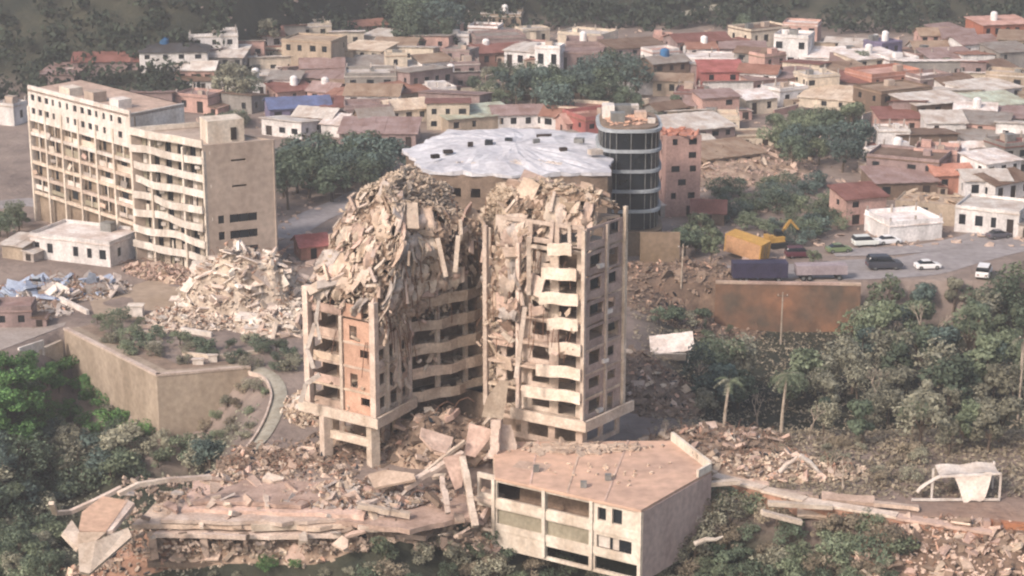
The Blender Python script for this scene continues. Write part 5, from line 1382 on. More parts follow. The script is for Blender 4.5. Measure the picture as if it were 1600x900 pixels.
# pale heap of a fully fallen block, and its slabs
p = T(385, 478); ph = heap('big pale heap of crushed concrete right of the balcony block', p.x, p.y, 10.5, 8.5, 11, .2, 210, [M_CHUNKW, M_CHUNKW, M_CONCL], M_RUBBLEW, seed=23, size=(1.0, 3.2), small_n=900)
p = T(455, 500); heap('pale rubble spread with flat slabs left of the tower', p.x, p.y, 10, 9, 2.4, .1, 90, [M_CHUNKW, M_CONCL, M_CONC], M_RUBBLEW, seed=26, size=(1, 3.4))
p = T(310, 500); heap('low pale rubble fan on the yard paving', p.x, p.y, 8, 7, 1.2, .1, 60, [M_CHUNKW, M_CONCL], M_RUBBLEW, seed=29, size=(.5, 1.6))
for i, (x, y, w, d, rz, rx, lab) in enumerate([(425, 488, 6.0, 3.2, .12, .12, 'upper flat white slab on the pale rubble'), (400, 512, 5.6, 2.6, -.15, .1, 'lower flat white slab on the pale rubble'), (455, 482, 5, 2.4, .2, -.1, 'flat slab nearest the tower on the pale rubble'), (440, 515, 4, 2, .5, .2, 'small tilted slab at the foot of the pale rubble')]):
    p = T(x, y); o = MB(); o.box((0, 0, 0), (w, d, .45)); o = o.build('fallen_slab', M_CHUNKW); o.location = (p.x, p.y, p.z + 1.8 - .3 * i); o.rotation_euler = (rx, .06, rz); tag(o, lab, 'slab')
p = T(482, 640); heap('grey debris beside the path at the tower foot', p.x, p.y, 3.4, 7, 1.0, .1, 50, [M_CONCL, M_CONC, M_CHUNKW], M_RUBBLE, seed=31, size=(.5, 1.8), small_n=250)
p = T(160, 400); heap('low debris strip in front of the lattice block', p.x, p.y + 10, 16, 5, 1.0, -.5, 60, [M_CONC, M_CONCP], M_RUBBLE, seed=33, size=(.6, 2.0), small_n=400)
p = T(260, 430); heap('dusty debris at the foot of the balcony block', p.x, p.y, 9, 4, 1.2, -.6, 50, [M_CONC, M_CONCP], M_RUBBLE, seed=35, size=(.6, 2.0), small_n=300)
M_BLUES = mat('pale blue broken sheet', '#a9b4c4', '#8a94a8', .5, bump=.3, objvar=.2)
p = T(95, 455); heap('broken pale blue roof sheets strewn over the left yard', p.x, p.y, 11, 7, 1.0, .1, 80, [M_BLUES, M_CHUNKW, M_CONCG, M_BLUES], M_RUBBLE, seed=71, size=(1.0, 4.0), small_n=300)
p = T(40, 490); heap('grey litter of boards at the left edge of the yard', p.x, p.y, 7, 5, .7, .1, 40, [M_CONCG, M_CONCP, M_CHUNKW], M_RUBBLE, seed=73, size=(.6, 2.6), small_n=200)
# ---------------------------------------------------------------- right of the tower
M_DIRT = mat('dark dusty dirt', '#86705f', '#5e4e43', .4, bump=.9, objvar=0)
p = T(1040, 470); heap('brown debris field behind the tower, below the gutted building', p.x, p.y, 16, 14, 1.2, .1, 60, [M_CONCD, M_INNER, M_CONCD], M_DIRT, seed=41, size=(.8, 2.6), small_n=600)
p = T(1000, 600); heap('dark debris at the right foot of the tower', p.x, p.y, 8, 14, 1.6, .1, 80, [M_CONCD, M_INNER, M_CONC], M_DIRT, seed=43, size=(.6, 2.2), small_n=500)
p = T(1120, 700); heap('pink debris slope right of the cream podium roof', p.x, p.y, 10, 8, 1.1, .3, 60, [M_CONCP, M_CONC, M_CONCD], M_RUBBLE, seed=47, size=(.5, 2.2), small_n=500)
p = T(1215, 735); heap('mauve debris ridge on the terrace', p.x, p.y, 11, 4.5, 1.3, -.1, 60, [M_CONCP, M_CONC], M_RUBBLE, seed=49, size=(.5, 1.9), small_n=400)
p = T(1120, 255); heap('tan debris slope left of the round green trees', p.x, p.y, 20, 20, 2.4, .1, 70, [M_CONC, M_CONCP, M_CONCD], M_RUBBLE, seed=53, size=(1, 3.4), small_n=500)
# orange earth-stained retaining wall under the road
a, b_ = Vector(G(1168, 447, 0)[:2]), Vector(G(1312, 449, 0)[:2])
ow = thing('road_wall', 'rust orange retaining wall holding up the road', 'retaining wall', (a.x, a.y, -8))
c_ = Vector(G(1345, 450, 0)[:2]); c2_ = Vector(G(1118, 446, 0)[:2])
M_RUSTW = mat('rust stained wall', '#8f6850', '#5c5146', .11, bump=.5, bscale=.8, objvar=0)
mb = MB(); run = [c2_, a, b_, c_]
for p_, q_ in zip(run, run[1:]):
    e_ = (q_ - p_).normalized(); wall(mb, p_ - e_ * .02, q_ + e_ * .02, -11, .3, .6)
mb.build('wall_face', M_RUSTW, ow)
for p_, q_ in zip(run, run[1:]):
    mb = MB(); wall(mb, p_ + Vector((0, -.12)), q_ + Vector((0, -.12)), .32, .7, .8); mb.build('coping', M_CONCP, ow)
for i, (x, y, lab) in enumerate([(1128, 486, 'left pale gate pillar beside the rust orange wall'), (1142, 486, 'middle pale gate pillar beside the rust orange wall'), (1156, 497, 'pale gate pillar touching the rust orange wall')]):
    p = T(x, y); t = thing('gate_pillar', lab, 'pillar', p, group='gate pillars by the rust wall'); mb = MB(); mb.box((p.x, p.y, p.z + 1.3), (.7, .6, 3.2)); mb.build('shaft', M_CREAM, t)
    mb = MB(); mb.box((p.x, p.y, p.z + 3.0), (1.0, .9, .22)); mb.build('cap', M_CONCL, t)
def pole(px, py, h, label, lean=0., name='utility_pole'):
    p = T(px, py); t = thing(name, label, 'pole', p); mb = MB(); mb.tube([p - Vector((0, 0, .5)), p + Vector((lean * .5, 0, h * .5)), p + Vector((lean, 0, h))], [.16, .13, .09], 8); mb.build('shaft', M_BARKP, t)
    mb = MB(); q = p + Vector((lean, 0, h - .6)); mb.box(q, (1.8, .12, .14)); mb.build('crossarm', M_BARK, t)
    for dx in (-.7, 0, .7):
        mb = MB(); mb.tube([q + Vector((dx, 0, .05)), q + Vector((dx, 0, .3))], [.07, .05], 6); mb.build('insulator', M_WHITE, t)
pole(1220, 538, 8.5, 'pale pole in front of the rust orange wall')
pole(1064, 452, 7.5, 'pole beside the brown wall of the glass building', .2)
pole(1590, 655, 12.5, 'tall pale pole at the right edge of the wood', .2)
pole(470, 262, 7, 'leaning pole by the dark trees behind the tan end wall', 1.2)
pole(505, 100, 7, 'thin pole beside the three storey beige block', .1)
# tilted white sheet roof in the debris
p = T(1050, 560); t = thing('broken_canopy', 'small white tilted sheet roof on posts at the edge of the wood', 'canopy', p)
for dx, dy in ((-2.4, -1), (2.2, -1.2), (-2.2, 1.5), (2.4, 1.4)):
    mb = MB(); mb.beam(p + Vector((dx, dy, -.3)), p + Vector((dx + .2, dy, 2.0)), .16, .16, up=(0, 1, 0)); mb.build('post', M_WHITE, t)
mb = MB(); ridged(mb, p.x - 3.2, p.x + 3.0, p.y - 1.8, p.y + 2.2, lambda x, y: p.z + 2.2 + .12 * (x - p.x) + .38 * (y - p.y), .1, 6); mb.build('sheet_roof', M_CHUNKW, t)
mb = MB(); mb.box(p + Vector((-.4, -2.4, 1.0)), (4.4, .12, 1.4), Matrix.Rotation(.5, 3, 'X')); mb.build('fallen_sheet', M_CHUNKW, t)
# ---------------------------------------------------------------- terrace at the lower right
TW = [GP(x, y, 0) for x, y in ((1112, 752), (1190, 772), (1255, 788), (1400, 812), (1550, 836))]
terr_t = thing('terrace_wall', 'broken pinkish terrace wall stepping down to the right', 'terrace wall', (TW[2].x, TW[2].y, -3))
M_TERR = mat('pink render cracked', '#b58d78', '#96705c', .35, bump=.6, objvar=.1)
for i, (p, q) in enumerate(zip(TW, TW[1:])):
    mb = MB(); wall(mb, p, q, -7, .35 - .12 * i, .7); mb.build('wall_section', M_TERR, terr_t)
    mb = MB(); o = nrm1(p, q) * .18; wall(mb, p + o, q + o, .36 - .12 * i, .66 - .12 * i, 1.5); mb.build('coping', M_CONCL if i < 3 else M_CONCP, terr_t)
for (x0, y0, x1, y1, Y, lab) in [(1190, 800, 1252, 816, 206, 'pale fallen edge beam below the terrace wall'), (1110, 756, 1155, 752, 213, 'short pale kerb at the corner of the cream building'), (1200, 786, 1300, 792, 208, 'mauve fallen beam along the terrace foot')]:
    mb = MB(); mb.beam(atY(x0, y0, Y), atY(x1, y1, Y + .5), .8, .5); tag(mb.build('fallen_beam', M_CONCL), lab, 'beam')
p, q = Vector(GP(1540, 832, -.5)), Vector(GP(1720, 850, -.5))
rwall = thing('red_wall', 'tall rust red wall with pale pier at the bottom right corner', 'wall', (p.x, p.y, -8))
mb = MB(); wall(mb, p, q, -12, .9, .7); mb.build('wall_face', mat('rust red render', '#a97456', '#8a5a43', .2, bump=.4, objvar=0), rwall)
for s, m in ((0.0, M_CONCP), (.09, M_EARTHR)):
    c = p + (q - p) * s; mb = MB(); mb.box((c.x, c.y - .15, -5), (.7, .9, 12.2)); mb.build('pier', m, rwall)
p = T(1480, 872); heap('reddish fallen masonry below the terrace at the right', p.x, p.y, 11, 5, 1.5, -.15, 110, [M_CONCP, M_CONC, M_CONCD], M_DIRT, seed=61, size=(.6, 2.6), small_n=500)
for k, (x, y, w, d, rz, rx, m_, lab) in enumerate([(1165, 760, 5.5, 1.8, -.25, .12, M_CONCP, 'broken slab on the terrace edge beside the podium parapet'), (1235, 776, 6.5, 1.6, -.2, -.1, M_CONC, 'long broken slab at the bend of the terrace edge'), (1325, 785, 6.0, 1.8, -.1, .15, M_CONCP, 'long slab on the terrace below the bare tree'),
                                                  (1400, 796, 5.0, 1.5, -.15, -.12, M_CONC, 'slab on the terrace left of the torn canopy'), (1290, 812, 6.5, 1.4, -.12, .4, M_CONCP, 'tilted slab slipped off the terrace wall'), (1420, 838, 5.5, 1.6, -.2, .35, M_CONCP, 'tilted slab at the foot of the terrace wall near the red corner')]):
    p = T(x, y); o = MB(); o.prism(ragged([Vector((-w / 2, -d / 2)), Vector((w / 2, -d / 2)), Vector((w / 2, d / 2)), Vector((-w / 2, d / 2))], .35, 1.0, k + 2), -.22, .22); o = o.build('fallen_slab', m_); o.location = (p.x, p.y, p.z + .45); o.rotation_euler = (rx, .05, rz); tag(o, lab, 'slab')
# torn white canopy on the terrace
p = T(1508, 782); p = Vector((p.x, p.y, tz(p.x, p.y)))
cn = thing('torn_canopy', 'torn white canopy with sagging sheet on the terrace', 'canopy', p)
W2 = 3.9
for x_, y_, h in ((-W2, 0, 2.2), (W2, 0, 3.3), (-W2 + .8, 3.4, 2.6), (W2, 3.4, 3.5)):
    mb = MB(); mb.beam(p + Vector((x_, y_, -.4)), p + Vector((x_, y_, h)), .22, .22, up=(0, 1, 0)); mb.build('post', M_WHITE, cn)
def sheet(fn, nu, nv, th=.06):
    mb = MB(); vs = []
    for i in range(nu + 1):
        for j in range(nv + 1): vs.append(Vector(fn(i / nu, j / nv)))
    n = len(vs); vs = vs + [v - Vector((0, 0, th)) for v in vs]; fs = []
    for i in range(nu):
        for j in range(nv):
            a = i * (nv + 1) + j; q4 = (a, a + nv + 1, a + nv + 2, a + 1); fs.append(q4); fs.append(tuple(n + k for k in q4[::-1]))
    mb.add(vs, fs); return mb
sheet(lambda u, v: p + Vector((-W2 + 1 + (2 * W2 - 1) * u, 0.2 + 3.3 * v, 3.0 + .4 * u - .25 * math.sin(math.pi * v) + .12 * math.sin(u * 11))), 14, 6).build('roof_sheet', M_CHUNKW, cn, smooth=True)
sheet(lambda u, v: p + Vector((-W2 + 2.4 + (4.4 - 2.0 * v) * u + 1.2 * v, -.1 - .5 * v, 3.1 + .3 * u - 3.0 * v + .15 * math.sin(u * 9 + v * 4))), 12, 8).build('hanging_sheet', M_CHUNKW, cn, smooth=True)
sheet(lambda u, v: p + Vector((-W2 - 1.6 + 2.6 * u, -.2 + 1.2 * v, 1.0 + 2.0 * u ** .7 - .2 * v)), 8, 3).build('torn_flap', M_CHUNKW, cn, smooth=True)
mb = MB(); mb.beam(p + Vector((W2, -.1, 3.35)), p + Vector((-W2 + 1, -.1, 3.0)), .2, .25); mb.beam(p + Vector((-W2 - 2.4, -.5, .3)), p + Vector((W2, -.3, .25)), .22, .25); mb.build('frame', M_WHITE, cn)
# ---------------------------------------------------------------- vegetation
LEAF = {'dark': leafmat('leaf dark', '#707d68', '#3c4636'), 'mid': leafmat('leaf mid', '#868f75', '#4f5942'), 'bright': leafmat('leaf bright', '#6c9155', '#3b5837'), 'olive': leafmat('leaf olive', '#a3a08b', '#656353'),
        'dry': leafmat('leaf dry', '#a09480', '#6c6251'), 'blue': leafmat('leaf bluish', '#6d7d74', '#3c4a44')}
def leaf_cloud(mb, blobs, n, size, r):
    tot = sum(b[3] ** 2 for b in blobs)
    for (cx, cy, cz, R_, fz) in blobs:
        for _ in range(int(n * R_ * R_ / tot)):
            d = Vector((r.gauss(0, 1), r.gauss(0, 1), r.gauss(0, 1))).normalized()
            rad = R_ * (.55 + .5 * r.random() ** .6)
            p = Vector((cx + d.x * rad, cy + d.y * rad, cz + d.z * rad * fz))
            nn = (d + Vector((r.gauss(0, .5), r.gauss(0, .5), r.gauss(0, .5) + .3))).normalized()
            u = nn.orthogonal().normalized(); u.rotate(Matrix.Rotation(r.uniform(0, 6.28), 3, nn)); v = nn.cross(u)
            s = size * r.uniform(.6, 1.35); t = s * r.uniform(.35, .7)
            mb.add([p - u * s * .5, p + v * t * .5 - u * s * .1, p + u * s * .5, p - v * t * .5 + u * s * .05], [(0, 3, 2, 1)])
def make_crown(seed, kind, n=1300):
    """unit tree: height 1, crown from .3 to 1"""
    r = random.Random(seed); mb = MB(); blobs = []
    wide = {'round': .42, 'tall': .28, 'bush': .5, 'spread': .5, 'open': .46}[kind]; z0, z1 = {'open': (.4, .92), 'round': (.36, .84), 'tall': (.3, .9), 'bush': (.22, .72), 'spread': (.5, .85)}[kind]
    for k in range(r.randint(9, 13)):
        a = r.uniform(0, 6.28); q = math.sqrt(r.random()) * wide * .75; z = r.uniform(z0, z1)
        shr = 1 - .55 * max(0, (z - .6) / .4)
        blobs.append((q * math.cos(a) * shr, q * math.sin(a) * shr, z, r.uniform(.1, .2) * (wide / .42) * (.75 if kind == 'open' else 1), r.uniform(.7, 1.0)))
    leaf_cloud(mb, blobs, n, .055 + .04 * r.random(), r)
    tk = MB()
    top = Vector((r.uniform(-.05, .05), r.uniform(-.05, .05), .55))
    tk.tube([(0, 0, -.06), (top.x * .3, top.y * .3, .22), tuple(top)], [.03, .022, .012], 7)
    for b in blobs[:6]:
        s = Vector((top.x * .4, top.y * .4, r.uniform(.2, .42))); e_ = Vector(b[:3]); tk.tube([s, (s + e_) / 2 + Vector((0, 0, .03)), e_], [.014, .009, .004], 5, False)
    return mb, tk
KINDS = {}
for kind, cnt, n in (('round', 3, 1500), ('tall', 2, 1300), ('bush', 3, 900), ('spread', 2, 1100), ('open', 3, 620)):
    for i in range(cnt): KINDS.setdefault(kind, []).append(make_crown((len(kind) * 31 + i * 7 + 3), kind, n))
CROWN_ME = {}
def tree_mesh(kind, i, leaf):
    k = (kind, i, leaf)
    if k not in CROWN_ME:
        c, t = KINDS[kind][i]; CROWN_ME[k] = (c.mesh('crown', LEAF[leaf]), t.mesh('trunk', M_BARK))
    return CROWN_ME[k]
def tree(p, h, kind, leaf, label, group=None, name='tree', wide=1.0):
    i = rng.randrange(len(KINDS[kind])); cm, tm = tree_mesh(kind, i, leaf)
    t = thing(name, label, 'bush' if kind == 'bush' else 'tree', p, uni(0, 6.28), group, local=True)
    S = Matrix.Diagonal((h * wide, h * wide * uni(.9, 1.1), h, 1))
    inst('crown', cm, t, S); inst('trunk', tm, t, S)
    return t
def in_poly(x, y, P_):
    c = False
    for i in range(len(P_)):
        (ax, ay), (bx, by) = P_[i], P_[i - 1]
        if (ay > y) != (by > y) and x < (bx - ax) * (y - ay) / (by - ay) + ax: c = not c
    return c
def scatter(P_, n, mind, r):
    out = []; xs_ = [p[0] for p in P_]; ys_ = [p[1] for p in P_]
    for _ in range(n * 60):
        if len(out) >= n: break
        x, y = r.uniform(min(xs_), max(xs_)), r.uniform(min(ys_), max(ys_))
        if not in_poly(x, y, P_): continue
        p = T(x, y)
        if any((p - q).length < mind for q, _x, _y in out): continue
        out.append((p, x, y))
    return out
rv = random.Random(5)
VLM = [((1131, 640), 'the thin leaning palm'), ((1220, 640), 'the tall pale palm'), ((1590, 580), 'the tall bare pole'), ((1240, 490), 'the rust orange wall'), ((1505, 745), 'the torn canopy'), ((1449, 415), 'the white saloon car'), ((1315, 730), 'the bare terrace tree'),
       ((1050, 550), 'the small white canopy'), ((1000, 640), 'the slab corner of the tower'), ((1535, 430), 'the white off-road car'), ((245, 620), 'the wall corner'), ((150, 560), 'the long wall face'), ((150, 830), 'the folded slab'), ((85, 790), 'the bent beam end'),
       ((430, 640), 'the curved path'), ((20, 590), 'the left pavement'), ((1005, 850), 'the podium corner'), ((850, 830), 'the podium front'), ((1190, 780), 'the terrace wall bend'), ((1450, 850), 'the fallen masonry'), ((480, 860), 'the annex foot'), ((213, 490), 'the white cube hut'),
       ((230, 515), 'the step walls'), ((340, 558), 'the garden terrace edge'), ((1166, 375), 'the yellow container'), ((1352, 330), 'the pink house'), ((1315, 240), 'the narrow white house'), ((855, 95), 'the white tower house'), ((960, 140), 'the low green roof'), ((432, 300), 'the tan end wall'), ((590, 250), 'the mauve shed roof'), ((745, 795), 'the rubble cone')]
def where(x, y):
    lm = min(VLM, key=lambda q: (q[0][0] - x) ** 2 + (q[0][1] - y) ** 2); dx, dy = x - lm[0][0], y - lm[0][1]
    return (('right of ' if dx > 0 else 'left of ') if abs(dx) > abs(dy) else ('below ' if dy > 0 else 'above ')) + lm[1]
def sized(h, a, b): return 'short' if h < a + (b - a) * .33 else 'tall' if h > a + (b - a) * .67 else 'medium'
# wood right of the tower, in the dip below the road
WOOD = [(1085, 590), (1160, 612), (1320, 612), (1330, 520), (1420, 478), (1640, 470), (1660, 715), (1440, 722), (1330, 700), (1240, 670), (1090, 655)]
for p, x, y in scatter(WOOD, 88, 3.1, rv):
    if 1120 < x < 1250 and y > 640: continue
    leaf = 'olive' if (x > 1280 and y > 600 and rv.random() < .6) else rv.choice(['dark', 'blue', 'mid', 'mid', 'olive'])
    nm = {'olive': 'olive', 'dark': 'dark green', 'blue': 'bluish green', 'mid': 'mid green'}[leaf]
    hh = rv.uniform(5.5, 9.5) * (1 if y < 640 else .75)
    tree(p, hh, rv.choice(['round', 'open', 'tall', 'spread', 'open']), leaf, f"{sized(hh, 4.5, 9.5)} {nm} tree in the wood {where(x, y)}", f'{nm} trees of the wood below the road', 'broadleaf_tree', rv.uniform(.95, 1.25))
# green valley at the left
VAL = [(-30, 580), (80, 578), (185, 640), (232, 700), (330, 715), (330, 740), (150, 760), (70, 800), (80, 920), (-30, 920)]
for p, x, y in scatter(VAL, 105, 2.5, rv):
    leaf = 'bright' if (x < 240 and y < 700 and rv.random() < .85) else rv.choice(['dark', 'blue', 'mid', 'dark', 'olive'])
    nm = {'olive': 'olive', 'dark': 'dark green', 'blue': 'bluish green', 'mid': 'mid green', 'bright': 'bright green'}[leaf]
    hh = rv.uniform(3.0, 5.6) * (.7 if y < 700 and x > 60 else 1)
    tree(p, hh, rv.choice(['bush', 'round', 'bush']), leaf, f"{sized(hh, 2.6, 5.6)} {nm} bush in the green valley {where(x, y)}", f'{nm} bushes of the left valley', 'valley_bush', rv.uniform(1.1, 1.5))
# bushes on the slope below the podium and the terrace
for P_, n, mind, lab, leafs, hh in [([(560, 900), (600, 860), (760, 826), (860, 850), (950, 895), (900, 930), (560, 930)], 26, 2.2, 'below the cream podium building', ['olive', 'dry', 'dark', 'mid'], (2.0, 3.8)),
                                    ([(1040, 900), (1060, 800), (1110, 770), (1240, 815), (1370, 838), (1410, 860), (1400, 930), (1040, 930)], 48, 1.9, 'on the slope below the terrace wall', ['olive', 'dark', 'dry', 'mid'], (2.0, 4.0)),
                                    ([(330, 900), (480, 880), (560, 900), (560, 930), (330, 930)], 12, 2.5, 'below the annex at the bottom edge', ['mid', 'bright', 'olive'], (1.0, 2.0)),
                                    ([(125, 505), (200, 500), (300, 545), (290, 570), (245, 578), (150, 525)], 16, 2.2, 'in the courtyard above the retaining wall', ['dark', 'mid', 'olive'], (1.8, 3.2)),
                                    ([(300, 540), (460, 528), (480, 560), (440, 590), (320, 560)], 16, 2.0, 'between the courtyard and the tower', ['olive', 'dark'], (1.6, 2.8)),
                                    ([(330, 640), (400, 600), (420, 620), (390, 690), (330, 720), (280, 720)], 16, 2.2, 'on the slope left of the curved path', ['olive', 'dry', 'mid'], (1.4, 2.6)),
                                    ([(1240, 700), (1330, 690), (1440, 712), (1440, 765), (1330, 760), (1250, 745)], 14, 2.2, 'on the terrace left of the torn canopy', ['olive', 'dry'], (1.2, 2.4)),
                                    ([(1120, 300), (1300, 290), (1330, 350), (1300, 392), (1230, 385), (1120, 345)], 44, 2.8, 'on the green bank above the yellow container', ['mid', 'dark', 'dark', 'blue'], (2.6, 4.8))]:
    for p, x, y in scatter(P_, n, mind, rv):
        leaf = rv.choice(leafs); nm = {'olive': 'olive', 'dark': 'dark green', 'blue': 'bluish green', 'mid': 'mid green', 'bright': 'bright green', 'dry': 'dry brown'}[leaf]
        h_ = rv.uniform(*hh)
        tree(p, h_, 'bush', leaf, f"{sized(h_, *hh)} {nm} bush {where(x, y)}, {lab}" if len(lab.split()) < 7 else f"{sized(h_, *hh)} {nm} bush {where(x, y)}", f'{nm} bushes {lab}', 'bush', rv.uniform(1.1, 1.5))
# trees between the houses
for P_, n, mind, lab, leafs, hh in [([(770, 175), (800, 150), (870, 145), (930, 120), (1000, 115), (1000, 185), (880, 195), (780, 190)], 20, 4.5, 'in the grove in the middle of the town', ['dark', 'blue', 'dark'], (7, 11)),
                                    ([(1200, 230), (1330, 225), (1345, 262), (1290, 278), (1210, 262)], 12, 4.5, 'in the round clump below the long cream roof', ['dark', 'blue', 'mid'], (6.5, 9.5)),
                                    ([(440, 300), (470, 262), (560, 262), (625, 275), (600, 300), (520, 320), (450, 330)], 24, 3.6, 'behind the tan end wall', ['dark', 'blue'], (7, 10)),
                                    ([(340, 160), (380, 135), (410, 150), (390, 175)], 6, 4, 'right of the dark hipped roof', ['dark', 'olive'], (6, 9)),
                                    ([(620, 90), (700, 88), (700, 60), (640, 40)], 10, 6, 'on the hill left of the big dull red roof', ['blue', 'dark'], (10, 14)),
                                    ([(1010, 500), (1075, 490), (1140, 520), (1150, 560), (1090, 580), (1040, 560)], 14, 2.4, 'on the brown bank below the gate pillars', ['dark', 'olive', 'mid'], (2, 4)),
                                    ([(1065, 412), (1115, 412), (1115, 380), (1070, 378)], 6, 3, 'below the small dull red roof', ['dark', 'mid'], (4, 6)),
                                    ([(0, 380), (40, 365), (40, 345), (0, 350)], 6, 3, 'at the left edge in front of the lattice block', ['dark', 'mid'], (3, 5))]:
    for p, x, y in scatter(P_, n, mind, rv):
        leaf = rv.choice(leafs); nm = {'olive': 'olive', 'dark': 'dark green', 'blue': 'bluish green', 'mid': 'mid green'}[leaf]
        h_ = rv.uniform(*hh)
        tree(p, h_, rv.choice(['round', 'open', 'spread', 'round']), leaf, f"{sized(h_, *hh)} {nm} tree {lab}", f'{nm} trees {lab}', 'broadleaf_tree', rv.uniform(1.0, 1.3))
# single trees among the roofs
r2 = random.Random(77)
for i, (x, y, h, leaf, lab) in enumerate([(1010, 128, 6, 'dark', 'left of the pinkish white box house'), (1345, 118, 7, 'dark', 'right of the low white wing'), (560, 150, 6, 'olive', 'below the bright cream house'), (740, 150, 5, 'dark', 'under the big dull red roof'),
                                          (1330, 205, 7, 'mid', 'above the narrow white house'), (1480, 120, 5, 'olive', 'behind the long pale pink roof'), (420, 70, 8, 'olive', 'left of the three storey beige block'), (1160, 60, 8, 'dark', 'behind the white modern house'),
                                          (1060, 180, 5, 'dark', 'below the beige gabled house'), (1520, 330, 4, 'mid', 'at the corner of the roofless beige house'), (1360, 268, 4.5, 'dark', 'below the narrow white house'), (1270, 415, 3, 'mid', 'at the kerb by the dark trailer')]):
    tree(T(x, y), h, 'round', leaf, f"lone {'dark green' if leaf == 'dark' else 'green' if leaf == 'mid' else 'olive'} tree {lab}", None, 'broadleaf_tree', 1.1)
# palms
def palm(px, py, h, label, lean=0., n=13, fl=2.4):
    p = T(px, py); r = random.Random(px); t = thing('palm_tree', label, 'palm tree', p)
    top = p + Vector((lean, 0, h)); mb = MB(); mb.tube([p - Vector((0, 0, .4)), p + Vector((lean * .2, 0, h * .4)), p + Vector((lean * .6, 0, h * .75)), top], [.26, .2, .17, .15], 8); mb.build('trunk', M_BARKP, t)
    for k in range(n):
        a = 6.28 * k / n + r.uniform(-.2, .2); el_ = r.uniform(-.1, .9); mb = MB(); pts = []
        for q in range(7):
            s = q / 6; rr2 = fl * s * math.cos(el_ * (1 - .3 * s)); zz = fl * (math.sin(el_) * s - .75 * s * s)
            pts.append(top + Vector((math.cos(a) * rr2, math.sin(a) * rr2, zz)))
        side = Vector((-math.sin(a), math.cos(a), 0))
        for q in range(6):
            for sg in (-1, 1):
                for hh in (0, .5):
                    c = pts[q] + (pts[q + 1] - pts[q]) * hh; L_ = fl * .26 * (1 - .5 * (q / 6)); d = (pts[q + 1] - pts[q]).normalized()
                    e_ = c + side * sg * L_ + d * L_ * .5 - Vector((0, 0, L_ * .45)); mb.add([c, c + d * .16, e_], [(0, 1, 2)])
        mb.tube(pts, [.04, .035, .03, .025, .02, .015, .01], 4, False)
        mb.build('frond', LEAF[r.choice(['mid', 'olive', 'dark'])], t)
palm(1131, 672, 6.6, 'thin leaning palm at the left edge of the wood', .6)
palm(1220, 682, 8.2, 'tall palm with pale trunk in front of the wood', .5)
palm(1592, 640, 10.5, 'tall palm with bare pale trunk at the right edge', -.2)
# bare and broken trees
def bare(px, py, h, label, seed, m=M_BARKP, spread=.5):
    p = T(px, py); t = thing('bare_tree', label, 'bare tree', p); r = random.Random(seed); mb = MB(); tw = MB()
    def grow(a, d, L_, rad, lev):
        b_ = a + d * L_; mid = (a + b_) / 2 + Vector((r.gauss(0, .06), r.gauss(0, .06), 0)) * L_
        (mb if lev < 2 else tw).tube([a, mid, b_], [rad, rad * .85, rad * .65], 6 if lev < 2 else 4, False)
        if lev < 4:
            for _ in range(r.choice([2, 3])):
                dd = (d + Vector((r.gauss(0, spread), r.gauss(0, spread), r.uniform(-.1, .4)))).normalized(); grow(b_, dd, L_ * r.uniform(.55, .8), rad * .6, lev + 1)
    grow(p - Vector((0, 0, .3)), Vector((r.gauss(0, .1), 0, 1)).normalized(), h * .36, h * .035, 0)
    mb.build('trunk', m, t); tw.build('twigs', m, t, kind='stuff')
bare(1315, 768, 5.4, 'bare pale tree standing on the terrace', 3)
bare(1298, 740, 3.6, 'smaller bare tree beside the pale one on the terrace', 9)
bare(1150, 700, 3.4, 'broken white stump tree on the debris slope', 5, M_CHUNKW, .3)
bare(1245, 742, 2.6, 'snapped white trunk on the mauve debris ridge', 8, M_CHUNKW, .35)
bare(1085, 838, 4.2, 'tangled pale dead tree beside the cream podium wall', 12, M_CHUNKW, .8)
bare(1130, 850, 3.8, 'second tangled dead tree on the slope below the terrace', 13, M_BARKP, .9)
bare(1040, 690, 3.0, 'bare tree behind the podium roof corner', 15)
bare(1180, 672, 6.0, 'tall bare tree between the two palms', 21)
bare(1265, 690, 5.0, 'bare grey tree in front of the wood right of the tall palm', 22)
bare(1360, 640, 7.5, 'tall bare tree rising out of the olive trees', 23)
bare(1440, 560, 8.5, 'bare tree high in the middle of the wood', 24)
bare(1095, 620, 6.0, 'bare tree at the dark left edge of the wood', 25)
bare(1500, 690, 3.5, 'bare tree behind the torn canopy', 16)
for (x0, y0, x1, y1, Y, lab) in [(1218, 738, 1246, 712, 218.5, 'white fallen trunk leaning up on the mauve ridge'), (1250, 712, 1290, 745, 218, 'white fallen trunk sloping down on the mauve ridge'), (1085, 850, 1130, 838, 205, 'pale fallen trunk on the slope beside the podium')]:
    A, B_ = atY(x0, y0, Y), atY(x1, y1, Y); mb = MB(); d = B_ - A
    mb.tube([A, A + d * .4 + Vector((0, 0, .2)), A + d * .75 - Vector((0, .1, .1)), B_], [.32, .28, .22, .12], 8); tag(mb.build('fallen_log', M_CHUNKW), lab, 'tree trunk')
